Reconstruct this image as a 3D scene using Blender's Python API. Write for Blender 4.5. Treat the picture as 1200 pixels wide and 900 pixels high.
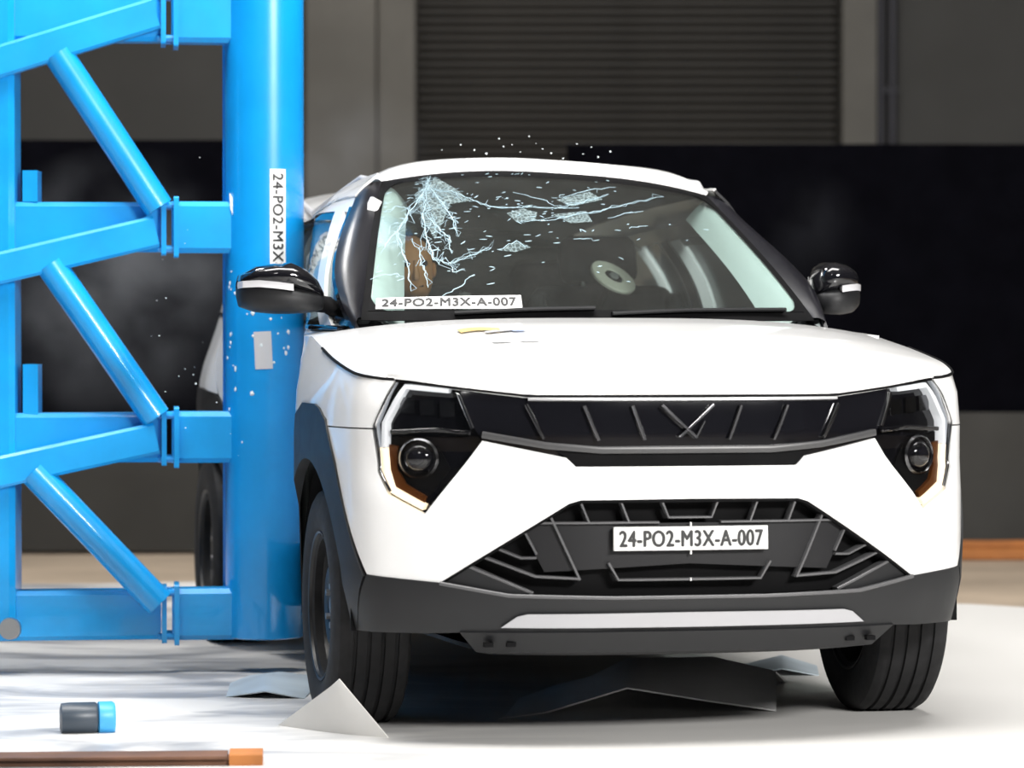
import bpy, bmesh, math, random
from mathutils import Vector, Matrix, geometry
random.seed(7)
for o in list(bpy.data.objects): bpy.data.objects.remove(o)
SC=bpy.context.scene; COL=SC.collection
R=math.radians
# ------------------------------------------------------------ camera
cd=bpy.data.cameras.new('camera'); cam=bpy.data.objects.new('camera',cd); COL.objects.link(cam)
cam.location=(0,0,1.118); cam.rotation_euler=(R(90-0.922),0,0)
cd.sensor_width=36; cd.lens=36*4118/1200; cd.clip_end=200
cd.dof.use_dof=True; cd.dof.focus_distance=10.1; cd.dof.aperture_fstop=2.8
SC.camera=cam
# ------------------------------------------------------------ world, exposure, lamps of the hall, added fill lights
w=bpy.data.worlds.new('hall'); SC.world=w; w.use_nodes=True
w.node_tree.nodes['Background'].inputs[0].default_value=(.55,.6,.7,1)
w.node_tree.nodes['Background'].inputs[1].default_value=.045
SC.view_settings.view_transform='Standard'; SC.view_settings.look='None'
SC.view_settings.gamma=1; SC.view_settings.use_curve_mapping=False
SC.view_settings.exposure=0.22
def area(name,loc,target,sx,sy,power,col=(1,.98,.95),spread=180):
    l=bpy.data.lights.new(name,'AREA'); l.shape='RECTANGLE'; l.size=sx; l.size_y=sy; l.energy=power; l.color=col; l.spread=R(spread)
    o=bpy.data.objects.new(name,l); COL.objects.link(o); o.location=loc
    d=Vector(target)-Vector(loc); o.rotation_euler=d.to_track_quat('-Z','Y').to_euler(); return o
area('ceiling_lamp_bank',(-.1,9.3,6.4),(.1,10.6,0),6.4,2.2,620)
area('front_lamp_bank',(4.1,3.2,3.7),(.5,10,.8),2.2,1.0,640)
area('rig_fill_light',(-3.6,10.2,6.2),(-1.3,11.4,.5),1.6,1.2,25)  # added fill light for the rig and the car's rear quarter
area('front_left_fill_light',(-2.2,3.2,5.0),(.3,10.8,1.2),1.0,.6,30)  # added fill light, brightens the door frame bars through the windscreen
area('rig_rear_lamp_bank',(-3.4,13.8,6.2),(-1.2,13.2,0),1.6,1.0,230)
area('rear_wall_lamp',(-.2,20.6,4.4),(-.2,22,2.2),1.2,.4,9,(1,.9,.78))
# ------------------------------------------------------------ car body surface
PLAN=[(0,.030),(.15,.033),(.30,.042),(.45,.072),(.58,.118),(.68,.165),(.76,.215),(.818,.260),(.857,.325),(.882,.42),(.900,.56),(.910,.80),(.910,1.1),(.905,1.6),(.905,2.3),(.905,2.9),(.90,3.3),(.88,3.6),(.82,3.82),(.70,3.92),(.4,3.97),(0,3.985)]
def lerp(tab,v):
    if v<=tab[0][0]: return tab[0][1]
    for (a,b),(c,d) in zip(tab,tab[1:]):
        if v<=c: return b+(d-b)*(v-a)/(c-a)
    return tab[-1][1]
def build_plan():
    P=[(-PLAN[1][0],PLAN[1][1])]+PLAN+[(-PLAN[-2][0],PLAN[-2][1])]
    out=[]
    for i in range(1,len(P)-2):
        for k in range(12):
            t=k/12; q=[]
            for c in (0,1):
                p0,p1,p2,p3=P[i-1][c],P[i][c],P[i+1][c],P[i+2][c]
                q.append(.5*(2*p1+(p2-p0)*t+(2*p0-5*p1+4*p2-p3)*t*t+(3*p1-p0-3*p2+p3)*t**3))
            out.append(q)
    out.append(list(P[-2]))
    u=[0]
    for a,b in zip(out,out[1:]): u.append(u[-1]+math.hypot(a[0]-b[0],a[1]-b[1]))
    return out,u
PC,PU=build_plan()
UMAX=PU[-1]
def plan(u):
    sg=-1 if u<0 else 1
    u=min(abs(u),UMAX-1e-6)
    lo,hi=0,len(PU)-2
    while lo<hi:
        m=(lo+hi+1)//2
        if PU[m]<=u: lo=m
        else: hi=m-1
    i=lo; t=(u-PU[i])/(PU[i+1]-PU[i])
    a,b=PC[i],PC[i+1]
    # smoothed normal
    i0=max(0,i-5); i1=min(len(PC)-1,i+6)
    dx,dy=PC[i1][0]-PC[i0][0],PC[i1][1]-PC[i0][1]
    if u<.05: dx,dy=1,dy*u/.05
    L=math.hypot(dx,dy)
    nx,ny=dy/L,-dx/L
    return sg*(a[0]+(b[0]-a[0])*t),a[1]+(b[1]-a[1])*t,sg*nx,ny
RF=[(.2,.12),(.27,.06),(.32,.025),(.40,.0),(.5,-.005),(.66,0),(.70,.015),(.76,.038),(.86,.035),(.93,.04),(.96,.055),(1.0,.09)]
RS=[(.2,.07),(.3,.03),(.42,.005),(.55,0),(.85,0),(.95,.008),(1.02,.03),(1.07,.05),(1.15,.075)]
def S(u,z,off=0.):
    x,y,nx,ny=plan(u)
    w=ny*ny
    if y>2: r=lerp(RS,z)
    else: r=w*lerp(RF,z)+(1-w)*lerp(RS,z)
    r-=off
    return (x-nx*r,y-ny*r,z)
def u_of_y(y):   # side position
    for i in range(len(PC)-1):
        if PC[i][0]>.3 and PC[i+1][1]>=y: 
            return PU[i]+(PU[i+1]-PU[i])*(y-PC[i][1])/(PC[i+1][1]-PC[i][1]+1e-9)
# ------------------------------------------------------------ materials
def mat(name,col,rough=.5,metal=0,coat=0,var=.0,vscale=6,bump=0,bscale=40,spec=.5,emit=None,estr=0,col2=None,stretch=None):
    m=bpy.data.materials.new(name); m.use_nodes=True; nt=m.node_tree; b=nt.nodes['Principled BSDF']
    b.inputs['Base Color'].default_value=(*col,1); b.inputs['Roughness'].default_value=rough; b.inputs['Metallic'].default_value=metal
    b.inputs['Coat Weight'].default_value=coat; b.inputs['Coat Roughness'].default_value=.04
    b.inputs['Specular IOR Level'].default_value=spec
    tc=nt.nodes.new('ShaderNodeTexCoord'); src=tc.outputs['Object']
    if stretch:
        mp=nt.nodes.new('ShaderNodeMapping'); mp.inputs['Scale'].default_value=stretch; nt.links.new(src,mp.inputs[0]); src=mp.outputs[0]
    if var or col2:
        n=nt.nodes.new('ShaderNodeTexNoise'); n.inputs['Scale'].default_value=vscale; n.inputs['Detail'].default_value=5; nt.links.new(src,n.inputs['Vector'])
        r=nt.nodes.new('ShaderNodeValToRGB'); r.color_ramp.elements[0].position=.35; r.color_ramp.elements[1].position=.68
        c2=col2 or tuple(min(1,c*(1+var)) for c in col); c1=col if col2 else tuple(c*(1-var) for c in col)
        r.color_ramp.elements[0].color=(*c1,1); r.color_ramp.elements[1].color=(*c2,1)
        nt.links.new(n.outputs['Fac'],r.inputs[0]); nt.links.new(r.outputs[0],b.inputs['Base Color'])
    n2=nt.nodes.new('ShaderNodeTexNoise'); n2.inputs['Scale'].default_value=vscale*2.3; nt.links.new(src,n2.inputs['Vector'])
    mr=nt.nodes.new('ShaderNodeMapRange'); mr.inputs['To Min'].default_value=max(.02,rough*.85); mr.inputs['To Max'].default_value=min(1,rough*1.15)
    nt.links.new(n2.outputs['Fac'],mr.inputs[0]); nt.links.new(mr.outputs[0],b.inputs['Roughness'])
    if bump:
        n3=nt.nodes.new('ShaderNodeTexNoise'); n3.inputs['Scale'].default_value=bscale; nt.links.new(src,n3.inputs['Vector'])
        bp=nt.nodes.new('ShaderNodeBump'); bp.inputs['Strength'].default_value=bump; bp.inputs['Distance'].default_value=.01
        nt.links.new(n3.outputs['Fac'],bp.inputs['Height']); nt.links.new(bp.outputs[0],b.inputs['Normal'])
    if emit:
        b.inputs['Emission Color'].default_value=(*emit,1); b.inputs['Emission Strength'].default_value=estr
    return m
def glass(name,tint,refl=1.0,rough=.01):
    m=bpy.data.materials.new(name); m.use_nodes=True; nt=m.node_tree; nt.nodes.clear()
    o=nt.nodes.new('ShaderNodeOutputMaterial'); mx=nt.nodes.new('ShaderNodeMixShader'); t=nt.nodes.new('ShaderNodeBsdfTransparent')
    gl=nt.nodes.new('ShaderNodeBsdfGlossy'); gl.inputs['Roughness'].default_value=rough; t.inputs[0].default_value=(*tint,1)
    f=nt.nodes.new('ShaderNodeLayerWeight'); f.inputs[0].default_value=.5     # Schlick curve, the same from both faces
    pw=nt.nodes.new('ShaderNodeMath'); pw.operation='POWER'; pw.inputs[1].default_value=4.
    mt=nt.nodes.new('ShaderNodeMath'); mt.operation='MULTIPLY_ADD'; mt.inputs[1].default_value=.8*refl; mt.inputs[2].default_value=.03*refl
    nt.links.new(f.outputs['Facing'],pw.inputs[0]); nt.links.new(pw.outputs[0],mt.inputs[0]); nt.links.new(mt.outputs[0],mx.inputs[0]); nt.links.new(t.outputs[0],mx.inputs[1]); nt.links.new(gl.outputs[0],mx.inputs[2]); nt.links.new(mx.outputs[0],o.inputs[0])
    return m
M={}
M['white']=mat('white_car_paint',(.82,.82,.82),.32,coat=.8,var=.01)
M['black']=mat('gloss_black_plastic',(.006,.006,.008),.09,coat=.5)
M['pillar']=mat('satin_black_pillar',(.006,.006,.009),.34)
M['plastic']=mat('dark_grey_textured_plastic',(.013,.0135,.015),.5,bump=.06,bscale=500,spec=.35)
M['dark']=mat('black_matte_plastic',(.0035,.0035,.004),.75,spec=.12)
M['rib']=mat('satin_grey_rib',(.12,.12,.125),.38,metal=.3)
M['carrier']=mat('plate_carrier_plastic',(.0075,.0075,.009),.5,spec=.3)
M['lip']=mat('dark_grey_lip',(.055,.055,.057),.35)
M['satin']=mat('satin_chrome',(.8,.8,.82),.33,metal=.8)
M['chrome']=mat('bright_chrome',(.75,.76,.78),.12,metal=1)
M['emblem']=mat('smoked_chrome',(.42,.42,.44),.16,metal=1)
M['dchrome']=mat('dark_chrome',(.22,.22,.23),.2,metal=1)
M['skid']=mat('silver_skid_paint',(.40,.40,.42),.4)
M['silver']=mat('silver_plastic',(.55,.55,.57),.4)
M['rubber']=mat('tyre_rubber',(.013,.013,.014),.75,var=.25,vscale=20,spec=.3)
M['rimblack']=mat('black_steel_wheel',(.006,.006,.007),.4,spec=.4)
M['steel']=mat('bare_steel',(.4,.4,.4),.35,metal=1)
M['fabric']=mat('dark_seat_fabric',(.02,.02,.022),.9,var=.3,vscale=60,bump=.2,bscale=300)
M['piping']=mat('grey_seat_side',(.28,.28,.27),.7)
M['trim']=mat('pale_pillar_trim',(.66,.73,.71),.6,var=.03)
M['lining']=mat('grey_headliner',(.10,.10,.10),.9)
M['airbag']=mat('white_airbag_cloth',(.85,.85,.86),.9,bump=.25,bscale=14)
M['plate']=mat('white_plate_film',(.86,.86,.85),.35)
M['ink']=mat('black_print',(.015,.015,.016),.5)
M['drl']=mat('white_light_guide',(.85,.87,.9),.25,emit=(.9,.95,1),estr=.30)
M['blink']=mat('lit_amber_white_guide',(.9,.82,.7),.3,emit=(1,.80,.50),estr=1.1)
M['amber']=mat('amber_reflector',(.085,.026,.004),.3)
M['tan']=mat('tan_dummy_vinyl',(.72,.33,.13),.55,var=.15,vscale=14)
M['suit']=mat('dummy_suit_cloth',(.05,.05,.055),.9)
M['target']=mat('cream_target_disc',(.86,.83,.70),.6)
M['sticker']=mat('faded_yellow_sticker',(.68,.50,.20),.4)
M['sticker2']=mat('faded_grey_sticker',(.42,.42,.45),.4)
M['sticker3']=mat('faint_grey_print',(.70,.70,.71),.4)
M['sblue']=mat('faded_blue_sticker',(.45,.55,.80),.4)
M['glass']=glass('windscreen_glass',(.82,.87,.86),.9)
def haze_veil(m,amt):  # haze of dust and glare mixed into the glass, lightens the dark interior
    nt=m.node_tree; out=[n for n in nt.nodes if n.type=='OUTPUT_MATERIAL'][0]; src=out.inputs[0].links[0].from_socket
    mx=nt.nodes.new('ShaderNodeMixShader'); d=nt.nodes.new('ShaderNodeBsdfDiffuse'); d.inputs[0].default_value=(.7,.69,.66,1)
    tc=nt.nodes.new('ShaderNodeTexCoord'); n=nt.nodes.new('ShaderNodeTexNoise'); n.inputs['Scale'].default_value=7; n.inputs['Detail'].default_value=6
    mr=nt.nodes.new('ShaderNodeMapRange'); mr.inputs['To Min'].default_value=amt*.4; mr.inputs['To Max'].default_value=amt*1.6
    nt.links.new(tc.outputs['Object'],n.inputs['Vector']); nt.links.new(n.outputs['Fac'],mr.inputs[0]); nt.links.new(mr.outputs[0],mx.inputs[0])
    nt.links.new(src,mx.inputs[1]); nt.links.new(d.outputs[0],mx.inputs[2]); nt.links.new(mx.outputs[0],out.inputs[0])
haze_veil(M['glass'],.014)
M['sglass']=glass('side_window_glass',(.78,.82,.82),.8)
M['lens']=glass('clear_lens',(.9,.9,.9),1.)
M['crack']=mat('white_crack_edges',(.36,.50,.57),.35)
def craze():
    m=bpy.data.materials.new('crazed_glass'); m.use_nodes=True; nt=m.node_tree; nt.nodes.clear()
    o=nt.nodes.new('ShaderNodeOutputMaterial'); mx=nt.nodes.new('ShaderNodeMixShader'); t=nt.nodes.new('ShaderNodeBsdfTransparent'); d=nt.nodes.new('ShaderNodeBsdfDiffuse'); d.inputs[0].default_value=(.55,.72,.75,1)
    tc=nt.nodes.new('ShaderNodeTexCoord'); v=nt.nodes.new('ShaderNodeTexVoronoi'); v.feature='DISTANCE_TO_EDGE'; v.inputs['Scale'].default_value=75
    r=nt.nodes.new('ShaderNodeValToRGB'); r.color_ramp.elements[0].color=(.26,.26,.26,1); r.color_ramp.elements[1].color=(.05,.05,.05,1); r.color_ramp.elements[1].position=.14
    nt.links.new(tc.outputs['Object'],v.inputs['Vector']); nt.links.new(v.outputs['Distance'],r.inputs[0]); nt.links.new(r.outputs[0],mx.inputs[0]); nt.links.new(t.outputs[0],mx.inputs[1]); nt.links.new(d.outputs[0],mx.inputs[2]); nt.links.new(mx.outputs[0],o.inputs[0]); return m
M['craze']=craze()
M['blue']=mat('blue_rig_paint',(.004,.31,.72),.33,coat=.35,var=.10,vscale=5)
M['pblue']=mat('blue_pole_paint',(.003,.275,.68),.30,coat=.4,var=.08,vscale=4)
M['shard']=mat('pale_glass_fragment',(.75,.82,.84),.3)
M['sheet']=mat('white_floor_sheet',(.72,.71,.69),.55,var=.06,vscale=3)
M['greysheet']=mat('grey_bent_sheet',(.80,.80,.80),.6,var=.05)
M['bluesheet']=mat('blue_white_film',(.50,.58,.64),.35,var=.1)
M['orange']=mat('orange_brown_wood',(.36,.13,.03),.7,var=.25,vscale=5)
M['brown']=mat('rusty_brown_steel',(.12,.055,.03),.7,var=.3)
M['bottle']=mat('dark_slate_plastic',(.035,.05,.07),.4)
M['cap']=mat('light_blue_cap',(.05,.36,.72),.4)
M['wall']=mat('olive_grey_wall',(.068,.067,.064),.85,var=.08,vscale=1.2,bump=.1,bscale=8)
M['column']=mat('warm_grey_concrete',(.15,.144,.13),.85,var=.10,vscale=2,bump=.12,bscale=12)
M['slat']=mat('dark_shutter_metal',(.032,.029,.025),.5,var=.12,vscale=2)
M['pipe']=mat('near_black_pipe',(.03,.03,.04),.5)
M['screen']=mat('black_screen_cloth',(.0022,.0022,.0036),.95,var=.2,spec=.02)
M['board']=mat('dark_grey_skirting_board',(.024,.023,.020),.7,var=.12,vscale=2)
M['floor']=mat('tan_concrete',(.46,.37,.28),.6,var=.15,vscale=1.4,bump=.05,bscale=20)
M['ceil']=mat('grey_ceiling',(.30,.30,.30),.9)
# ------------------------------------------------------------ mesh helpers
def put(name,me,m,parent=None,smooth=None):
    me.validate(); me.update()
    if m is not None: me.materials.append(m)
    if smooth is not None:
        me.shade_smooth(); me.set_sharp_from_angle(angle=R(smooth))
    o=bpy.data.objects.new(name,me); COL.objects.link(o)
    if parent is not None: o.parent=parent
    return o
def build(name,v,f,m,parent=None,smooth=40,fix=True,deform=None):
    if deform: v=[deform(p) for p in v]
    me=bpy.data.meshes.new(name); me.from_pydata([tuple(p) for p in v],[],f)
    if fix:
        b=bmesh.new(); b.from_mesh(me); bmesh.ops.remove_doubles(b,verts=b.verts,dist=1e-5); bmesh.ops.recalc_face_normals(b,faces=b.faces); b.to_mesh(me); b.free()
    return put(name,me,m,parent,smooth)
class MB:
    def __init__(s): s.v=[]; s.f=[]
    def add(s,v,f):
        n=len(s.v); s.v+=[Vector(p) for p in v]; s.f+=[tuple(i+n for i in q) for q in f]; return s
    def box(s,c,h,rot=None):
        c=Vector(c); v=[]
        for x in(-1,1):
            for y in(-1,1):
                for z in(-1,1):
                    p=Vector((x*h[0],y*h[1],z*h[2]))
                    if rot: p=rot@p
                    v.append(c+p)
        return s.add(v,[(0,1,3,2),(4,6,7,5),(0,4,5,1),(2,3,7,6),(0,2,6,4),(1,5,7,3)])
    def frame(s,p,q):
        d=(Vector(q)-Vector(p)).normalized(); a=Vector((0,0,1)) if abs(d.z)<.95 else Vector((0,1,0))
        x=d.cross(a).normalized(); return d,x,x.cross(d)
    def beam(s,p,q,w,h,ch=.12):      # chamfered box tube
        p,q=Vector(p),Vector(q); d,x,y=s.frame(p,q); a,b=w/2,h/2; c=min(a,b)*ch*2
        prof=[(a,b-c),(a-c,b),(-a+c,b),(-a,b-c),(-a,-b+c),(-a+c,-b),(a-c,-b),(a,-b+c)]
        return s.loft([[e+x*i+y*j for i,j in prof] for e in(p,q)])
    def tube(s,p,q,r,n=20,r2=None):
        p,q=Vector(p),Vector(q); d,x,y=s.frame(p,q)
        return s.loft([[e+(x*math.cos(2*math.pi*k/n)+y*math.sin(2*math.pi*k/n))*rr for k in range(n)] for e,rr in((p,r),(q,r if r2 is None else r2))])
    def loft(s,rings,cap=True,closed=True):
        v=[p for r in rings for p in r]; n=len(rings[0]); f=[]
        for i in range(len(rings)-1):
            for k in range(n if closed else n-1):
                k2=(k+1)%n; f.append((i*n+k,i*n+k2,(i+1)*n+k2,(i+1)*n+k))
        if cap: f.append(tuple(range(n))[::-1]); f.append(tuple(range((len(rings)-1)*n,len(rings)*n)))
        return s.add(v,f)
    def path(s,pts,r,n=8):
        pts=[Vector(p) for p in pts]; rings=[]
        for i,p in enumerate(pts):
            a=pts[max(0,i-1)]; b=pts[min(len(pts)-1,i+1)]; d,x,y=s.frame(a,b)
            rings.append([p+(x*math.cos(2*math.pi*k/n)+y*math.sin(2*math.pi*k/n))*r for k in range(n)])
        return s.loft(rings)
    def grid(s,rows,thick=0,flip=1):
        nr,nc=len(rows),len(rows[0]); rows=[[Vector(p) for p in r] for r in rows]
        f=[(i*nc+j,i*nc+j+1,(i+1)*nc+j+1,(i+1)*nc+j) for i in range(nr-1) for j in range(nc-1)]
        top=[p for r in rows for p in r]
        if not thick: return s.add(top,f)
        low=[]
        for i in range(nr):
            for j in range(nc):
                a=rows[min(i+1,nr-1)][j]-rows[max(i-1,0)][j]; b=rows[i][min(j+1,nc-1)]-rows[i][max(j-1,0)]
                nn=a.cross(b)
                nn=nn.normalized() if nn.length>1e-9 else Vector((0,0,1))
                low.append(rows[i][j]+nn*thick*flip)
        n=nr*nc; f+=[tuple(k+n for k in q[::-1]) for q in f]
        loop=[j for j in range(nc)]+[i*nc+nc-1 for i in range(1,nr)]+[(nr-1)*nc+j for j in range(nc-2,-1,-1)]+[i*nc for i in range(nr-2,0,-1)]
        for k in range(len(loop)):
            a,b=loop[k],loop[(k+1)%len(loop)]; f.append((b,a,a+n,b+n))
        return s.add(top+low,f)
    def lathe(s,prof,c=(0,0,0),axis='x',n=48,cap=False):
        rings=[]
        for r,h in prof:
            ring=[]
            for k in range(n):
                a=2*math.pi*k/n; q={'x':(h,r*math.cos(a),r*math.sin(a)),'y':(r*math.cos(a),h,r*math.sin(a)),'z':(r*math.cos(a),r*math.sin(a),h)}[axis]
                ring.append(Vector(c)+Vector(q))
            rings.append(ring)
        return s.loft(rings,cap=cap)
    def build(s,name,m,parent=None,smooth=40,deform=None): return build(name,s.v,s.f,m,parent,smooth,True,deform)
def rbox(name,c,size,bev,m,parent=None,rot=None,seg=3,deform=None,sub=0):
    b=bmesh.new(); bmesh.ops.create_cube(b,size=1)
    for v in b.verts: v.co=Vector((v.co.x*size[0],v.co.y*size[1],v.co.z*size[2]))
    bmesh.ops.bevel(b,geom=list(b.edges),offset=bev,segments=seg,affect='EDGES',profile=.5)
    for v in b.verts:
        p=v.co.copy()
        if rot: p=rot@p
        p+=Vector(c); v.co=Vector(deform(p)) if deform else p
    me=bpy.data.meshes.new(name); b.to_mesh(me); b.free(); return put(name,me,m,parent,50)
def tag(o,label=None,cat=None,group=None,kind=None):
    if label: o['label']=label
    if cat: o['category']=cat
    if group: o['group']=group
    if kind: o['kind']=kind
    return o
def empty(name,loc,rz=0,label=None,cat=None,group=None):
    o=bpy.data.objects.new(name,None); COL.objects.link(o); o.location=loc; o.rotation_euler=(0,0,rz); o.empty_display_size=.1
    return tag(o,label,cat,group)
def text_mesh(txt,width,height,bold=.0):
    c=bpy.data.curves.new('t','FONT'); c.body=txt; c.size=1; c.extrude=.004; c.space_character=1.08
    o=bpy.data.objects.new('t',c); COL.objects.link(o); bpy.context.view_layer.update()
    dg=bpy.context.evaluated_depsgraph_get(); me=bpy.data.meshes.new_from_object(o.evaluated_get(dg))
    bpy.data.objects.remove(o)
    xs=[v.co.x for v in me.vertices]; ys=[v.co.y for v in me.vertices]
    x0,x1,y0,y1=min(xs),max(xs),min(ys),max(ys)
    V=[Vector(((v.co.x-(x0+x1)/2)/(x1-x0)*width,(v.co.y-(y0+y1)/2)/(y1-y0)*height,v.co.z/.004*.0006)) for v in me.vertices]
    F=[tuple(p.vertices) for p in me.polygons]; bpy.data.meshes.remove(me)
    n=len(V); V2=[]; F2=[]; d=bold*height
    for i,(ax,ay) in enumerate(((-d,0),(d,0),(0,d*.7),(0,-d*.7),(0,0))):
        V2+=[p+Vector((ax,ay,i*.00004)) for p in V]; F2+=[tuple(k+i*n for k in q) for q in F]
    return V2,F2
CODE='24-PO2-M3X-A-007'
def ss(a,b,x):
    t=max(0,min(1,(x-a)/(b-a))); return t*t*(3-2*t)
# ------------------------------------------------------------ hall
def struct(o): o['kind']='structure'; return o
struct(MB().grid([[(-14,-3,0),(14,-3,0)],[(-14,24,0),(14,24,0)]]).build('floor',M['floor'],smooth=None))
struct(MB().box((0,10.5,7.6),(14,13.5,.1)).build('ceiling',M['ceil'],smooth=None))
YW=22.0
wb=MB(); wb.box((-7.3,YW+.2,3.75),(6.7,.2,3.75)); wb.box((8.03,YW+.2,3.75),(5.97,.2,3.75)); wb.box((.73,YW+.2,5.8),(1.33,.2,1.7))
struct(wb.build('wall_back',M['wall'],smooth=None))
struct(MB().box((-14.1,10.5,3.75),(.1,13.5,3.75)).build('wall_left',M['wall'],smooth=None))
struct(MB().box((14.1,10.5,3.75),(.1,13.5,3.75)).build('wall_right',M['wall'],smooth=None))
struct(MB().box((-1.06,YW-.10,3.75),(.215,.10,3.75)).build('trim_1',M['column'],smooth=None))
struct(MB().box((-.72,YW-.05,3.75),(.115,.05,3.75)).build('trim_2',M['column'],smooth=None))
struct(MB().box((2.165,YW-.05,3.75),(.105,.05,3.75)).build('trim_3',M['column'],smooth=None))
dr=struct(MB().box((.73,YW+.30,2.05),(1.33,.03,2.05)).build('door_1',M['pipe'],smooth=None))
sl=MB().loft([[Vector((x,YW+.2,0))+Vector((0,a,b)) for a,b in((0,-.026),(-.012,-.022),(-.024,-.008),(-.026,.008),(-.016,.020),(0,.0235))] for x in(-.598,2.058)]).build('slat',M['slat'],dr,smooth=30)
for i in range(1,75):
    c=sl.copy(); COL.objects.link(c); c.location.z=.028+.055*i
sl.location.z=.028
for k,x in enumerate((2.30,2.375)):
    t=empty('wall_pipe',(x,YW-.05,0),0,('left' if k==0 else 'right')+' one of two dark pipes running up the wall right of the shutter','pipe')
    MB().tube((0,0,0),(0,0,7),.026).build('pipe',M['pipe'],t)
    for z in (1.2,2.6,3.9): MB().box((0,.02,z),(.034,.03,.02)).build('bracket',M['pipe'],t,smooth=None)
# screens in front of the rear wall
def screen(x0,x1,y,h,skirt,label):
    t=empty('partition_screen',((x0+x1)/2,y,0),0,label,'screen'); hw=(x1-x0)/2
    n=max(2,int((x1-x0)/.12)); rows=[]
    for z in (skirt,h):
        rows.append([(-hw+2*hw*i/n,.012*math.sin(i*1.9)+.006*math.sin(i*.7+z),z) for i in range(n+1)])
    MB().grid(rows,.008).build('cloth',M['screen'],t)
    MB().beam((-hw,.03,h-.02),(hw,.03,h-.02),.04,.04).build('top_rail',M['screen'],t,smooth=None)
    np_=max(1,round(2*hw/1.2))
    for i in range(np_):
        a=-hw+2*hw*i/np_; b=-hw+2*hw*(i+1)/np_
        MB().box(((a+b)/2,.0,skirt/2+.01),((b-a)/2-.004,.02,skirt/2-.01)).build('skirting_panel',M['board'],t,smooth=None)
    for x in (-hw+.03,hw-.03): MB().beam((x,.06,0),(x,.06,h),.04,.04).build('post',M['screen'],t,smooth=None)
    return t
screen(.27,6.3,17.3,2.02,.70,'long black cloth screen with grey skirting behind right side of white car')
screen(-6.2,-1.25,17.3,2.04,.46,'black cloth screen seen through the blue lattice of the rig')
t=empty('floor_plank',(3.2,16.9,0),0,'orange brown wooden plank lying at foot of the right black screen','plank')
MB().beam((-1.4,0,.03),(1.4,0,.03),.14,.055).build('board',M['orange'],t,smooth=None)
MB().beam((-1.38,.0,.075),(1.2,.05,.075),.05,.035).build('batten',M['orange'],t,smooth=None)
# white sheeting over the test floor
def wfloor():
    m=bpy.data.materials.new('white_sheeting'); m.use_nodes=True; nt=m.node_tree; b=nt.nodes['Principled BSDF']; b.inputs['Roughness'].default_value=.42
    tc=nt.nodes.new('ShaderNodeTexCoord'); mp=nt.nodes.new('ShaderNodeMapping'); mp.inputs['Scale'].default_value=(.7,1.5,1); mp.inputs['Location'].default_value=(3.1,1.2,0); mp.inputs['Rotation'].default_value=(0,0,.5)
    n=nt.nodes.new('ShaderNodeTexNoise'); n.inputs['Scale'].default_value=1.7; n.inputs['Detail'].default_value=4; n.inputs['Distortion'].default_value=.8
    r=nt.nodes.new('ShaderNodeValToRGB'); e=r.color_ramp.elements; e[0].position=.40; e[0].color=(.30,.31,.33,1); e[1].position=.56; e[1].color=(.76,.75,.73,1)
    # worn zone only on the rig side of the hall
    sx=nt.nodes.new('ShaderNodeSeparateXYZ'); mr=nt.nodes.new('ShaderNodeMapRange'); mr.inputs['From Min'].default_value=-.9; mr.inputs['From Max'].default_value=.4
    nt.links.new(tc.outputs['Object'],sx.inputs[0]); nt.links.new(sx.outputs['X'],mr.inputs[0])
    mx=nt.nodes.new('ShaderNodeMix'); mx.data_type='RGBA'; mx.inputs['B'].default_value=(.76,.75,.73,1)
    nt.links.new(tc.outputs['Object'],mp.inputs[0]); nt.links.new(mp.outputs[0],n.inputs['Vector']); nt.links.new(n.outputs['Fac'],r.inputs[0])
    nt.links.new(mr.outputs[0],mx.inputs['Factor']); nt.links.new(r.outputs[0],mx.inputs['A']); nt.links.new(mx.outputs['Result'],b.inputs['Base Color'])
    return m
rows=[]
for j in range(25):
    row=[]
    for i in range(41):
        x=-6+12*i/40; ye=14.5+.06*math.sin(x*2.3)-.45*max(0,x-.3)+.5*ss(.2,-1,x)
        y=2+(ye-2)*j/24; z=.004+(.02*math.sin(x*2.1+1)**2+.012 if j>=24 else 0)*.8
        row.append((x,y,z))
    rows.append(row)
tag(MB().grid(rows,.003,-1).build('floor_sheeting',wfloor()),'large white sheeting spread over the test floor under the car','sheeting')
# ------------------------------------------------------------ blue rig
PX,PYY,PR=-.800,11.37,.127
rig=empty('pole_impact_rig',(PX,PYY,0),0,'bright blue steel pole rig with lattice arms that the white car has struck','test rig')
pole=MB(); pole.lathe([(PR-.012,.115),(PR,.12),(PR,3.3),(PR-.012,3.305)],n=64,axis='z',cap=True); pole.build('pole',M['pblue'],rig)
MB().box((-.085,.10,1.72),(.058,.012,1.60)).build('back_plate',M['pblue'],rig,smooth=None)
rdx,rdy=-math.cos(R(6)),-math.sin(R(6))
def rp(s,z,dy=0): return (rdx*s,rdy*s+dy,z)
LV=[.195,.765,1.440,2.115]
for k,z in enumerate(LV):
    MB().beam(rp(.10,z),rp(.30,z),.13,.165).build('stub_beam',M['blue'],rig,smooth=None)
    for ds in (.285,.325): MB().beam(rp(ds-.008,z),rp(ds+.008,z),.17,.195 if ds<.3 else .18,.03).build('flange_plate',M['blue'],rig,smooth=None)
    MB().beam(rp(.335,z),rp(2.6,z-.005),.12,.16).build('horizontal_beam',M['blue'],rig,smooth=None)
    for e in (-1,1):
        for h in (-1,1):
            MB().tube(rp(.272,z+h*.07,e*.062),rp(.338,z+h*.07,e*.062),.011,8).build('bolt',M['blue'],rig)
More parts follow.
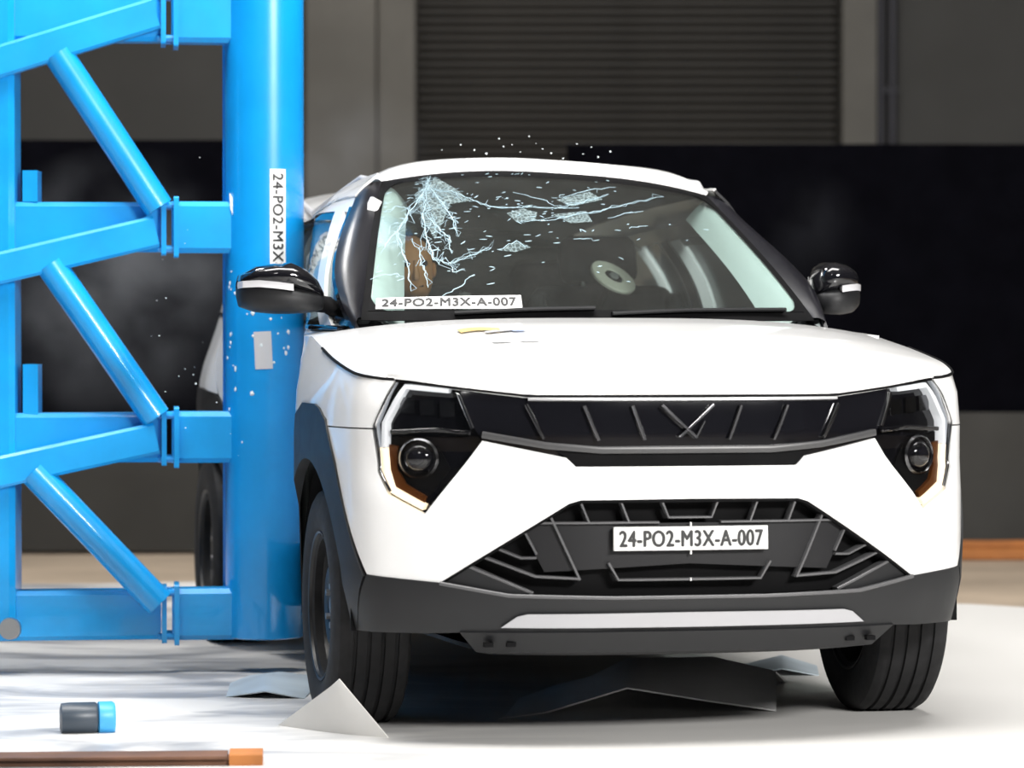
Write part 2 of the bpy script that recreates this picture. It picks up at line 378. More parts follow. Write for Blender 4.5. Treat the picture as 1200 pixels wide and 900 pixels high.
for k,(za,zb) in enumerate(((.765,.62),(1.425,1.26),(2.12,1.89),(2.7,2.5))):
    MB().beam(rp(.34,za,-.09),rp(2.06,za-(za-zb+.03)*2.12,-.12),.075,.10).build('sloping_brace',M['blue'],rig,smooth=None)
for (sa,za,sb,zb) in ((.65,1.99,.33,1.50),(.675,1.32,.34,.83),(.73,.66,.33,.235)):
    MB().tube(rp(sa,za,-.10),rp(sb,zb,-.10),.048,20).build('diagonal_tube',M['blue'],rig)
MB().beam(rp(.865,.12),rp(.865,3.2),.15,.18).build('upright_post',M['blue'],rig,smooth=None)
MB().beam(rp(2.2,.0),rp(2.2,3.2),.35,.35).build('upright_post',M['blue'],rig,smooth=None)
for z0,z1 in ((.83,1.0),(1.52,1.62)):
    MB().box(rp(.745,(z0+z1)/2,.0),(.024,.05,(z1-z0)/2)).build('gusset',M['blue'],rig,smooth=None)
MB().box(rp(2.2,.03),(.5,.6,.03)).build('base_plate',M['blue'],rig,smooth=None)
fx=MB(); fx.lathe([(.0,-.02),(.034,-.02),(.036,0),(.026,.03),(.022,.05),(0,.052)][::-1],c=rp(.80,.16,-.12),axis='y',n=20); tag(fx.build('shackle_boss',M['steel'],rig),'pale metal boss at lower left end of lattice')
def on_pole(a,z,r): return Vector((r*math.sin(a),-r*math.cos(a),z))
def pole_patch(name,a0,wid,z0,z1,m,lift=.0012,tilt=0):
    g=[]; n=8
    for zz in (z0,z1):
        g.append([on_pole(a0+(i/n-.5)*wid/PR+tilt*(zz-z0)/PR,zz+tilt*(i/n-.5)*wid*-1,PR+lift) for i in range(n+1)])
    return MB().grid(g,.0008,1).build(name,m,rig)
A0=math.asin(.051/PR)
lab=pole_patch('code_label',A0,.053,1.165,1.625,M['plate']); tag(lab,'white strip label with black code running down the pole')
V,F=text_mesh(CODE,.43,.034,.03)
VV=[on_pole(A0+p.y/PR,1.395-p.x,PR+.0022+p.z) for p in V]
build('label_text',VV,F,M['ink'],lab,smooth=None,fix=False)
tag(pole_patch('tape_patch',.055,.056,.985,1.105,M['silver'],tilt=-.05),'pale rectangle of tape on the pole below the mirror')
# paint chips on the pole
for i in range(34):
    a=random.uniform(-1.15,.75); z=random.choice([random.gauss(1.07,.06),random.gauss(1.22,.1),random.uniform(.7,1.4)])
    s=random.uniform(.003,.008); e=[]
    n=6; ring=[on_pole(a+s/PR*math.cos(k*math.tau/n)*random.uniform(.5,1.2),z+s*math.sin(k*math.tau/n)*random.uniform(.6,1.6),PR+.0006) for k in range(n)]
    ring2=[on_pole(a,z,PR+.003) for k in range(n)]
    MB().loft([ring,ring2]).build('paint_chip',M['shard'],rig,smooth=None)
n=10; ring=[]
pts=[(-.235,1.55),(-.225,1.535),(-.213,1.52),(-.205,1.49),(-.185,1.47),(-.195,1.455),(-.222,1.47),(-.232,1.50)]
tag(MB().loft([[Vector((.128+p[0]+.0,-.072,p[1])) for p in pts],[Vector((.128+p[0],-.082,p[1])) for p in pts]]).build('bare_metal_chip',M['plate'],rig,smooth=None),'patch of bare white primer at the weld')
# ------------------------------------------------------------ car
CX,CY,YAW=.4827,9.3061,R(12.048)
car=empty('crash_test_car',(CX,CY,0),YAW,'white compact SUV with cracked windscreen wrapped against the blue pole','car')
LIM=[(.95,.95),(1.12,.885),(1.3,.845),(1.7,.775),(2.0,.715),(2.18,.668),(2.38,.668),(2.6,.72),(2.9,.80),(3.2,.88),(3.4,.95)]
def D(p):
    x,y,z=p
    if z>1.1: z-=.050*x*ss(1.12,1.56,z)
    if x<0 and z>1.15: z-=.155*math.exp(-((y-2.65)/.58)**2)*ss(.05,.6,-x)*ss(1.44,1.61,z)
    if x<-.3 and z>.2:                      # the side is flattened against the pole
        lim=lerp(LIM,y)
        if -x>lim: x=-(lim+(-x-lim)*.12)
    return Vector((x,y,z))
def dens(poly,step):
    out=[]
    for i in range(len(poly)):
        a,b=poly[i],poly[(i+1)%len(poly)]; n=max(1,int(math.hypot(a[0]-b[0],a[1]-b[1])/step))
        for k in range(n): out.append((a[0]+(b[0]-a[0])*k/n,a[1]+(b[1]-a[1])*k/n))
    return out
def inside(p,poly):
    c=False; j=len(poly)-1
    for i in range(len(poly)):
        if (poly[i][1]>p[1])!=(poly[j][1]>p[1]) and p[0]<(poly[j][0]-poly[i][0])*(p[1]-poly[i][1])/(poly[j][1]-poly[i][1])+poly[i][0]: c=not c
        j=i
    return c
def bdist(p,poly):
    d=9
    for i in range(len(poly)):
        a,b=poly[i],poly[(i+1)%len(poly)]; vx,vy=b[0]-a[0],b[1]-a[1]; L=vx*vx+vy*vy or 1e-9
        t=max(0,min(1,((p[0]-a[0])*vx+(p[1]-a[1])*vy)/L)); d=min(d,math.hypot(p[0]-a[0]-t*vx,p[1]-a[1]-t*vy))
    return d
def panel(name,poly,m,parent=car,off=0,thick=.02,step=.035,surf=None,smooth=35,deform=D,dish=0):
    """closed solid panel: outline poly in surface coordinates (u,z), wrapped on surf"""
    surf=surf or S
    B=dens(poly,step); P=list(B)
    xs=[p[0] for p in poly]; ys=[p[1] for p in poly]
    x=min(xs)+step/2
    while x<max(xs):
        y=min(ys)+step/2
        while y<max(ys):
            if inside((x,y),poly) and bdist((x,y),poly)>step*.45: P.append((x,y))
            y+=step
        x+=step
    E=[(i,(i+1)%len(B)) for i in range(len(B))]
    vo,eo,fo,*_=geometry.delaunay_2d_cdt([Vector(p) for p in P],E,[],1,1e-6)
    n=len(vo); v=[]; f=[]
    for q in vo:
        o=off+(dish*min(1,bdist(q,poly)/.03) if dish else 0); v.append(surf(q[0],q[1],o))
    for q in vo: v.append(surf(q[0],q[1],off-thick))
    cnt={}
    for t in fo:
        f.append(tuple(t)); f.append(tuple(i+n for i in t[::-1]))
        for i in range(len(t)):
            a,b=t[i],t[(i+1)%len(t)]; k=(min(a,b),max(a,b)); cnt.setdefault(k,[]).append((a,b))
    for k,l in cnt.items():
        if len(l)==1: a,b=l[0]; f.append((b,a,a+n,b+n))
    return build(name,v,f,m,parent,smooth,True,deform)
def sym(half): return half+[(-u,z) for u,z in half[::-1] if abs(u)>1e-6]
def mir(poly): return [(-u,z) for u,z in poly][::-1]
def strip(name,pts,wd,m,parent,off=.006,thick=.014,side=1,surf=None,deform=D,step=.05):
    surf=surf or S; q=[pts[0]]
    for a,b in zip(pts,pts[1:]):
        n=max(1,int(math.hypot(a[0]-b[0],a[1]-b[1])/step)); q+=[(a[0]+(b[0]-a[0])*k/n,a[1]+(b[1]-a[1])*k/n) for k in range(1,n+1)]
    rings=[]
    for i,p in enumerate(q):
        a=q[max(0,i-1)]; b=q[min(len(q)-1,i+1)]; L=math.hypot(b[0]-a[0],b[1]-a[1]) or 1; nx,ny=-(b[1]-a[1])/L*wd/2,(b[0]-a[0])/L*wd/2
        rings.append([surf(side*(p[0]+e*nx),p[1]+e*ny,o) for e,o in((-1,off-thick),(-1,off-.002),(-.6,off),(.6,off),(1,off-.002),(1,off-thick))])
    mb=MB(); mb.loft([[Vector(c) for c in r] for r in rings]); return mb.build(name,m,parent,40,deform)
UC=u_of_y(.80); UR=u_of_y(3.40)
ZS=[(.24,.977),(.353,.990),(.5,1.015),(.8,1.055),(1.1,1.09),(1.3,1.095),(2.0,1.10),(3.0,1.13),(3.6,1.15),(3.95,1.16)]
def y_of_u(u): return plan(u)[1]
def zs_u(u): return lerp(ZS,y_of_u(u))
# --- outlines in (u,z), half
HL=[(.638,.954),(.828,.978),(.886,.859),(.864,.732),(.824,.673),(.717,.624),(.568,.818),(.591,.846)]
BAND=[(0,.936),(.436,.936),(.636,.954),(.589,.846),(.566,.818),(.335,.772),(.309,.748),(0,.748)]
ARF=[(.894,.457),(1.000,.619),(1.083,.755),(1.170,.862)]
ARC_T=[(UC-.10,.905),(UC+.10,.905),(UC+.30,.845),(UC+.43,.72),(UC+.53,.55),(UC+.56,.42)]
bump=sym([(0,.748),(.309,.748),(.335,.772),(.566,.817),(.717,.622),(.825,.671),(.866,.731),(.887,.845),(1.155,.845)]+ARF[::-1][1:]+[(.675,.441),(.330,.652),(.300,.661),(0,.663)])
fb=panel('front_bumper',bump,M['white'],thick=.02,step=.03)
# centre line marks
tag(strip('centre_mark',[(0,.690),(0,.663)],.004,M['sticker3'],fb,.001,.003),'thin vertical centre line mark')
for s in (1,-1):
    mk=(lambda p: p) if s>0 else mir
    topln=[(u,zs_u(u)) for u in [UC+(u_of_y(1.25)-UC)*k/8 for k in range(8,0,-1)]+[UC-(UC-.86)*k/14 for k in range(0,15)]]
    fen=[(.8875,.849)]+[(1.16,.849)]+[(1.172,.866)]+ARC_T+[(u_of_y(1.25),.42)]+topln+[(.829,.976)]
    panel('fender',mk(fen),M['white'],thick=.015,step=.045)
    # headlight
    h=tag(panel('headlight',mk(HL),M['black'],off=-.035,thick=.03,step=.03),'black headlight unit with white light guide around its outer edge')
    panel('bezel',mk([(.70,.80),(.84,.83),(.842,.745),(.80,.69),(.725,.655),(.66,.74)]),M['dark'],h,off=-.028,thick=.01,step=.03)
    panel('amber_reflector',mk([(.815,.800),(.842,.805),(.840,.735),(.812,.692),(.725,.652),(.720,.668),(.785,.700),(.815,.74)]),M['amber'],h,off=-.018,thick=.012,step=.02)
    sl_=1 if s>0 else -1
    tag(strip('light_guide',[(.664,.950),(.795,.960),(.852,.862),(.853,.797)],.015,M['drl'],h,off=-.006,thick=.03,side=sl_,step=.02),'white light guide')
    tag(strip('turn_signal',[(.853,.795),(.843,.735),(.818,.684),(.724,.640)],.017,M['blink'],h,off=-.006,thick=.03,side=sl_,step=.02),'lit warm white turn signal')
    strip('chrome_edge',[(.822,.972),(.878,.858),(.857,.735),(.820,.680)],.007,M['chrome'],h,off=.0,thick=.02,side=sl_,step=.02)
    strip('chrome_edge',[(.634,.940),(.594,.850)],.010,M['chrome'],h,off=-.002,thick=.02,side=sl_,step=.02)
    strip('divider',[(.60,.838),(.70,.845),(.835,.838)],.012,M['black'],h,off=-.012,thick=.03,side=sl_,step=.02)
    # projector
    c=Vector(S(sl_*.752,.768,-.02)); nn=Vector((sl_*.45,-.89,0)).normalized()
    pr=MB(); d,x,y=pr.frame(c,c+nn); rings=[]
    for rr,hh in ((.056,-.02),(.056,.006),(.050,.012),(.045,.006),(.043,.0)): rings.append([c+nn*hh+(x*math.cos(k*math.tau/28)+y*math.sin(k*math.tau/28))*rr for k in range(28)])
    pr.loft(rings); pr.build('projector_ring',M['dchrome'],h,deform=D)
    ls=MB(); ls.loft([[c+nn*hh+(x*math.cos(k*math.tau/28)+y*math.sin(k*math.tau/28))*rr for k in range(28)] for rr,hh in((.042,-.002),(.036,.012),(.024,.020),(.010,.024),(.001,.025))]); ls.build('projector_lens',M['black'],h,deform=D)
    for (uu,zz) in ((.67,.90),(.73,.905),(.79,.91)):
        panel('led_cell',mk([(uu-.022,zz-.022),(uu+.022,zz-.020),(uu+.024,zz+.022),(uu-.020,zz+.020)]),M['dchrome'],h,off=-.026,thick=.008,step=.02)
    panel('lens_cover',mk(HL),M['lens'],h,off=.001,thick=.003,step=.03)
    # arch trim
    ring=[(UC+.415*math.cos(a),.335+.415*math.sin(a)) for a in [math.radians(k) for k in range(184,-10,-8)]]
    arch=[(1.0-.02,.30)]+[(.905,.452)]+ARF[1:]+[(1.26,.895)]+ARC_T+[(UC+.57,.30)]+[(UC+.415,.28)]+ring[::-1][1:-1]+[(UC-.415,.30)]
    panel('wheel_arch_trim',mk(arch),M['plastic'],off=.006,thick=.03,step=.04)
    # rear
    ring2=[(UR+.415*math.cos(a),.335+.415*math.sin(a)) for a in [math.radians(k) for k in range(0,181,8)]]
    out2=[(UR-.56,.42),(UR-.50,.60),(UR-.40,.78),(UR-.26,.88),(UR-.1,.905),(UR+.1,.905),(UR+.26,.88),(UR+.40,.78),(UR+.50,.60),(UR+.56,.42)]
    panel('wheel_arch_trim',mk([(UR-.56,.28)]+out2+[(UR+.56,.28),(UR+.415,.28)]+ring2+[(UR-.415,.28)]),M['plastic'],off=.006,thick=.03,step=.05)
    # doors, sill, quarter panel
    def dpoly(y0,y1,z0): 
        us=[u_of_y(y0+(y1-y0)*k/8) for k in range(9)]
        return [(us[0],z0),(us[-1],z0)]+[(u,zs_u(u)) for u in us[::-1]]
    fd=panel('front_door',mk(dpoly(1.256,2.36,.42)),M['white'],step=.06)
    panel('door_handle',mk([(u_of_y(2.12),.93),(u_of_y(2.30),.93),(u_of_y(2.30),.965),(u_of_y(2.12),.965)]),M['white'],fd,off=.03,thick=.04,step=.04)
    ud=UR-.56
    rd=[(u_of_y(2.366),.42),(ud-.012,.42)]+[(p[0]-.012,p[1]+.006) for p in out2[1:4]]+[(UR-.25,.93)]+[(u,zs_u(u)) for u in (UR-.2,u_of_y(2.9),u_of_y(2.6),u_of_y(2.366))]
    panel('rear_door',mk(rd),M['white'],step=.06)
    qp=[(UR-.243,.93),(UR-.254,.888)]+out2[4:]+[(UMAX-.55,.42),(UMAX-.55,1.15)]+[(u,zs_u(u)) for u in (UR+.3,UR+.1,UR-.19)]
    panel('quarter_panel',mk(qp),M['white'],step=.06)
    panel('sill_trim',mk([(UC+.572,.24),(UR-.562,.24),(UR-.562,.415),(UC+.572,.415)]),M['plastic'],off=.002,thick=.03,step=.08)
# rear end
ub=UMAX-.553
def srear(a,z,off=0):
    return S(UMAX-abs(a),z,off) if a>=0 else S(-(UMAX-abs(a)),z,off)
tg=panel('tailgate',[(-.55,.55),(.55,.55),(.55,1.16),(-.55,1.16)],M['white'],surf=srear,step=.1)
panel('rear_bumper',[(-.9,.25),(.9,.25),(.9,.40),(.55,.545),(-.55,.545),(-.9,.40)],M['plastic'],surf=srear,off=.01,step=.1)
# upper grille band
ug=tag(panel('upper_grille',sym(BAND),M['black'],off=-.012,thick=.03,step=.03),'gloss black band between the headlights')
CT=[(-.440,.928),(0,.927),(.440,.928)]
strip('chrome_trim',CT,.008,M['satin'],ug,off=.002)
strip('lower_lip',[(-.566,.833),(-.386,.804),(-.238,.792),(.238,.792),(.386,.804),(.566,.833)],.018,M['lip'],ug,off=.006,thick=.02)
panel('matte_cover',sym([(0,.784),(.24,.784),(.372,.796),(.336,.773),(.311,.750),(0,.750)]),M['dark'],ug,off=-.006,thick=.02,step=.03)  # matte panel added over the gloss band to keep lamp streaks off it
strip('top_seal',[(-.826,.977),(-.436,.937),(0,.937),(.436,.937),(.826,.977)],.010,M['dark'],ug,off=-.002,thick=.03)
for s in (1,-1):
    for a,b in (((.445,.913),(.396,.822)),((.285,.910),(.244,.818)),((.151,.910),(.117,.819))):
        strip('grille_bar',[a,b],.0095,M['dchrome'],ug,off=.004,side=s)
em=tag(strip('emblem',[(-.072,.912),(.024,.824)],.008,M['emblem'],car,off=.012,thick=.02),'chrome emblem of crossed strokes')
strip('emblem_stroke',[(.072,.912),(-.024,.826)],.008,M['emblem'],em,off=.011,thick=.02)
strip('emblem_stroke',[(.045,.868),(.022,.826)],.005,M['emblem'],em,off=.011,thick=.02)
# lower grille
LG=[(0,.663),(.300,.661),(.330,.652),(.675,.441),(.489,.411),(.211,.404),(0,.404)]
lg=tag(panel('lower_grille',sym(LG),M['dark'],off=-.055,thick=.02,step=.035),'black lower grille with thin ribs')
strip('frame_rim',[(-.668,.442),(-.328,.649),(-.300,.657),(.300,.657),(.328,.649),(.668,.442)],.008,M['dark'],lg,off=-.004,thick=.05)
panel('plate_carrier',sym([(0,.598),(.415,.598),(.452,.575),(.395,.470),(0,.490)]),M['carrier'],lg,off=-.022,thick=.03,step=.04)
for s in (1,-1):
    for pts,wd in ([(.296,.651),(.275,.600)],.009),([(.188,.655),(.167,.601)],.009),([(.381,.622),(.300,.449)],.010),\
                  ([(.300,.452),(.419,.458),(.559,.509)],.010),([(.450,.580),(.416,.517)],.009),([(.416,.508),(.458,.507),(.522,.532)],.009),\
                  ([(.605,.486),(.426,.413)],.012),([(.414,.600),(.085,.600)],.009):
        strip('grille_rib',pts,wd*.72,M['rib'],lg,off=-.010,thick=.03,side=s)
    panel('corner_fill',(lambda p:p if s>0 else mir(p))([(.67,.444),(.60,.482),(.43,.414),(.489,.411)]),M['plastic'],lg,off=-.012,thick=.03,step=.04)
strip('grille_rib',[(-.076,.654),(-.059,.613),(.059,.613),(.076,.654)],.0065,M['rib'],lg,off=-.008,thick=.03)
strip('grille_rib',[(-.223,.494),(-.196,.448),(.196,.448),(.223,.494)],.007,M['rib'],lg,off=-.008,thick=.03)
# number plate
pl=tag(panel('number_plate',[(-.211,.527),(.211,.527),(.211,.589),(-.211,.589)],M['plate'],off=.004,thick=.014,step=.06),'white plate with black code')
V,F=text_mesh(CODE,.392,.042,.045)
y0=S(0,.558,.006)[1]
build('plate_text',[S(p.x,.558+p.y,.0052+p.z) for p in V],F,M['ink'],pl,None,False,D)
for a,b in ((.600,.590),(.526,.515),(.452,.444),(.385,.372)): strip('centre_mark',[(0,a),(0,b)],.005,M['plate'],lg if a>.404 else fb,.003 if a<.404 else -.004,.004)
# bottom cladding
cl=tag(panel('bumper_cladding',sym([(0,.404),(.211,.404),(.489,.411),(.675,.441),(.893,.455),(.985,.300),(.727,.302),(.50,.312),(0,.312)]),M['plastic'],off=.004,thick=.03,step=.035),'dark grey lower bumper cladding')
strip('cladding_lip',[(-.675,.439),(-.489,.408),(-.211,.401),(.211,.401),(.489,.408),(.675,.439),(.89,.452)][0:6],.010,M['rib'],cl,off=.008,thick=.015)
tag(panel('skid_plate',sym([(0,.361),(.440,.359),(.468,.352),(.512,.322),(0,.321)]),M['skid'],off=.014,thick=.02,step=.04),'silver skid plate')
ut=MB(); rows=[]
for j,(yy,zz) in enumerate(((.06,.315),(.09,.262),(.16,.250),(.6,.235),(1.2,.22))):
    wd=.60-.10*min(1,j/2)
    rows.append([(wd*(i/12-.5)*2,yy+.10*abs((i/12-.5)*2)**3,zz) for i in range(13)])
tray=ut.grid(rows,.012).build('under_tray',M['plastic'],car,30,D)
for x in (-.53,-.47,.47,.53,-.2,.15): MB().box((x,.10+.06*abs(x),.275),(.012,.012,.006)).build('tray_hole',M['dark'],tray,None,D)
# underbody
ub_=MB()
ub_.loft([[Vector((sx*a,y,z)) for sx,z in((-1,z0),(1,z0),(1,z1),(-1,z1))] for y,a,z0,z1 in((.30,.52,.30,.62),(1.25,.52,.21,.62),(1.28,.60,.21,.50),(2.9,.60,.21,.50),(2.95,.52,.24,.6),(3.8,.55,.30,.6))])
ub_.build('underbody',M['dark'],car,None,D)
for s in (1,-1):
    for y in (.8,3.4): 
        MB().lathe([(.0,.0),(.43,.0),(.435,-.02),(.435,-.24),(.0,-.24)],c=(.87,y,.345),n=30,axis='x') if 0 else None
        # wheel housing: open half shell
        g=[]
        for xx in (.86,.60):
            g.append([(s*xx,y+.43*math.cos(a),.335+.43*math.sin(a)) for a in [math.radians(k) for k in range(-5,186,10)]])
        MB().grid(g,.006).build('wheel_housing',M['dark'],car,60,D)
# hood
Y0H=y_of_u(.828)
def shoulder(sg,y): return Vector(S(sg*u_of_y(y),lerp(ZS,y)+.003,.001))
def hood(s,t,lift=0):
    a=abs(s); sg=1 if s>=0 else -1
    def base(t):
        sh=shoulder(sg,Y0H+(1.13-Y0H)*t); yc=.07+(1.045-.07)*t
        zc=lerp([(0,.941),(.06,.985),(.15,1.022),(.3,1.062),(.5,1.100),(.75,1.130),(1,1.146)],t)
        return Vector((a*sh.x,yc+(sh.y-yc)*a**2.2,sh.z+(zc-sh.z)*(1-a**3.2)))
    p=base(t); w=(1-t)**5
    u=.828*a; z=lerp([(0,.941),(.436,.941),(.828,lerp(ZS,Y0H)+.003)],u)
    F0=Vector(S(sg*u,z,.001))
    p+=(F0-base(0))*w
    return p+Vector((0,0,lift))
ns,nt=40,26
hd=MB().grid([[hood(-1+2*i/ns,(j/nt)**1.5) for i in range(ns+1)] for j in range(nt+1)],.015,1).build('hood',M['white'],car,60,D)
for s in (1,-1):
    MB().path([D(hood(s,(j/20)**1.2)+Vector((s*.002,-.001,-.001))) for j in range(0,15)],.0045,6).build('hood_seam',M['dark'],hd)
# sticker on the hood
def hs(name,pts,wd,m,par):
    g=[]
    for i,(s_,t_) in enumerate(pts): g.append([hood(s_,t_-wd/2,.005),hood(s_,t_+wd/2,.005)])
    return MB().grid(g,.001,1).build(name,m,par,30,D)
st=tag(hs('sticker',[(-.575+.012*i,.60+.012*i-.0012*i*i) for i in range(12)],.065,M['sticker'],car),'faded yellow sticker')
hs('sticker_stripe',[(-.50+.014*i,.55+.006*i) for i in range(8)],.035,M['sticker2'],st)
hs('sticker_dot',[(-.41+.01*i,.585) for i in range(5)],.06,M['sblue'],st)
hs('sticker_print',[(-.51+.02*i,.40) for i in range(4)],.03,M['sticker3'],st); hs('sticker_print',[(-.42+.015*i,.40) for i in range(5)],.03,M['sticker3'],st)
# windscreen
def W(s,t,off=0):
    a=abs(s)
    x=s*(.690+(.522-.690)*t); y=(1.075+.125*a**2.2)+(.635-.03*a)*t; z=1.148+(.452-.037*a**2.5)*t
    b=.035*math.sin(math.pi*t)*(1-.6*a*a); n=Vector((.35*s*a*a,-.58,.80)).normalized()
    p=Vector((x,y,z))+n*(b+off); return p
ws=MB().grid([[W(-1+2*i/36,j/20) for i in range(37)] for j in range(21)],.006,1).build('windscreen',M['glass'],car,60,D)
tag(ws,'cracked windscreen, shattered at the pole side')
def Ws(u,z,off=0): return W(u,z,off)
# black frit around the glass
for s in (-1,1):
    strip('frit_border',[(s*1.0,-.01),(s*1.0,1.0)],.06,M['dark'],ws,off=.002,thick=.004,surf=W)
    for tb,dt in ((.035,1),(.955,-1)):
        fil=[(s*.975,tb),(s*.975,tb+dt*.14)]+[(s*(.975-.085*(1-math.cos(a))),tb+dt*.14*(1-math.sin(a))) for a in (.25,.5,.8,1.1,1.4)]+[(s*.88,tb)]
        panel('frit_corner',fil,M['dark'],ws,off=.0025,thick=.004,step=.03,surf=W,smooth=None)
strip('frit_border',[(-1,.978),(1,.978)],.055,M['dark'],ws,off=.002,thick=.004,surf=W); strip('frit_border',[(-1,.01),(1,.01)],.06,M['dark'],ws,off=.002,thick=.004,surf=W)
V,F=text_mesh(CODE,.385,.030,.04)
lb=tag(panel('code_strip',[(-.945,.045),(-.33,.040),(-.33,.115),(-.945,.110)],M['plate'],car,off=.004,thick=.0015,step=.06,surf=W),'white paper strip with black code')
build('strip_text',[W(-.6375+p.x/.682,.078+p.y*1.45,.0060+p.z) for p in V],F,M['ink'],lb,None,False,D)
# cracks: each polyline in windscreen coordinates is drawn as one to three jittering ribbons
CRK=[[(-0.732, 0.957), (-0.752, 0.831), (-0.825, 0.656), (-0.876, 0.521), (-0.869, 0.423)] ,
[(-0.742, 0.934), (-0.742, 0.815), (-0.761, 0.635), (-0.737, 0.443), (-0.703, 0.327), (-0.638, 0.293), (-0.537, 0.34), (-0.44, 0.385)] ,
[(-0.742, 0.83), (-0.615, 0.804), (-0.508, 0.715), (-0.401, 0.66), (-0.227, 0.669), (-0.05, 0.666), (0.058, 0.681)] ,
[(-0.273, 0.56), (-0.099, 0.578), (0.073, 0.635), (0.223, 0.69), (0.388, 0.763), (0.621, 0.861)] ,
[(-0.08, 0.657), (0.08, 0.725), (0.269, 0.819)] ,
[(-0.872, 0.509), (-0.841, 0.37), (-0.816, 0.273), (-0.801, 0.14)] ,
[(-0.806, 0.466), (-0.762, 0.342), (-0.743, 0.248), (-0.729, 0.157)] ,
[(-0.752, 0.64), (-0.691, 0.536), (-0.64, 0.452), (-0.624, 0.354)] ,
[(-0.728, 0.843), (-0.664, 0.71), (-0.617, 0.591), (-0.59, 0.46)] ,
[(-0.821, 0.674), (-0.892, 0.711), (-0.946, 0.681)] ,
[(-0.836, 0.588), (-0.907, 0.479), (-0.943, 0.382)] ,
[(0.197, 0.613), (0.331, 0.67), (0.42, 0.697)] ,
[(0.281, 0.545), (0.396, 0.578)] ,
[(-0.29, 0.786), (-0.112, 0.723), (-0.05, 0.666)] ,
[(-0.033, 0.751), (0.168, 0.844), (0.338, 0.889)] ,
[(-0.409, 0.368), (-0.319, 0.427), (-0.265, 0.389)] ,
[(-0.031, 0.445), (0.051, 0.455)] ,
[(-0.638, 0.293), (-0.617, 0.242), (-0.569, 0.26)] ,
[(-0.982, 0.223), (-0.869, 0.256), (-0.831, 0.212)] ,
[(-0.525, 0.224), (-0.605, 0.153), (-0.682, 0.097)] ,]
ck=MB()
def ribbon(pts,w,off=.0075):
    ring=[]
    for i,p in enumerate(pts):
        a=pts[max(0,i-1)]; b=pts[min(len(pts)-1,i+1)]; dx,dy=(b[0]-a[0])*.6,(b[1]-a[1])*.75; L=math.hypot(dx,dy) or 1
        ww=w*(1-.6*abs(2*i/(len(pts)-1)-1))
        nx,ny=-dy/L*ww/.6,dx/L*ww/.75
        ring.append([W(p[0]-nx,p[1]-ny,off),W(p[0]+nx,p[1]+ny,off),W(p[0]+nx,p[1]+ny,off+.0008),W(p[0]-nx,p[1]-ny,off+.0008)])
    ck.loft(ring)
def jit(P,amp,n=5):
    out=[]
    for a,b in zip(P,P[1:]):
        for k in range(n): out.append((a[0]+(b[0]-a[0])*k/n+random.gauss(0,amp),a[1]+(b[1]-a[1])*k/n+random.gauss(0,amp)))
    return out+[P[-1]]
rc=random.Random(3)
for i,P in enumerate(CRK):
    for k in range((4,4,2,2,2,2,2,3,3)[i] if i<9 else 1): ribbon(jit(P,.004+.007*k),(.0015,.0009,.0008,.0007)[k])
    for q in jit(P,.01,4):                     # short side branches, densest near the impact
        dn=math.exp(-((q[0]+.72)/.13)**2-((q[1]-.74)/.2)**2)
        for _ in range(int(2.6*dn+rc.random()*1.2)):
            a=rc.uniform(0,math.tau); l=rc.uniform(.02,.05+.06*dn); e=(q[0]+l*math.cos(a),min(.97,q[1]+l*math.sin(a)))
            if abs(e[0])<.985: ribbon(jit([q,e],.004,3),rc.uniform(.0003,.0007))
for _ in range(150):                           # loose glitter of splinters
    q=(max(-.96,min(.9,rc.gauss(-.45,.42))),min(.95,max(.06,rc.gauss(.62,.2)))); a=rc.gauss(.2,.5); l=rc.uniform(.006,.022)
    ribbon([q,(q[0]+l*math.cos(a),q[1]+l*math.sin(a)*.6),(q[0]+1.7*l*math.cos(a),q[1]+1.2*l*math.sin(a))],rc.uniform(.0008,.0022))
tag(ck.build('crack_lines',M['crack'],ws,None,D),'pale web of cracks',None,None,'stuff')
for P in ([(-.34,.62),(-.25,.66),(-.18,.63),(-.20,.57),(-.30,.56)],[(-.10,.62),(.09,.66),(.10,.58),(-.02,.56)],[(-.40,.37),(-.32,.43),(-.25,.39),(-.33,.36)],[(-.05,.74),(.16,.83),(.22,.77),(.02,.69)],[(-.80,.80),(-.70,.95),(-.60,.84),(-.52,.72),(-.62,.70),(-.70,.45),(-.76,.60)]):
    panel('crazed_patch',P,M['craze'],ws,off=.0068,thick=.0006,step=.03,surf=W,smooth=None)
# cowl + wipers
cw=[]
for k,(o_) in enumerate((0,.5,1)):
    row=[]
    for i in range(31):
        s=-1+2*i/30; a=hood(s*.985,1)+Vector((0,.0,-.028)); b=W(s*1.02,0)+Vector((0,.02,-.02)); row.append(a.lerp(b,o_)+Vector((0,0,-.012 if k==1 else 0)))
    cw.append(row)
MB().grid(cw,.006).build('cowl_panel',M['dark'],car,50,D)
for pts in ([(-.62,.0),(-.3,.022),(-.02,.03)],[(.05,.0),(.4,.02),(.86,.028)]):
    wp=MB().path([D(W(a,b,.012)) for a,b in pts],.007,8).build('wiper',M['dark'],car)
    MB().path([D(W(a,b-.012,.022)) for a,b in pts],.006,8).build('wiper_arm',M['plastic'],wp)
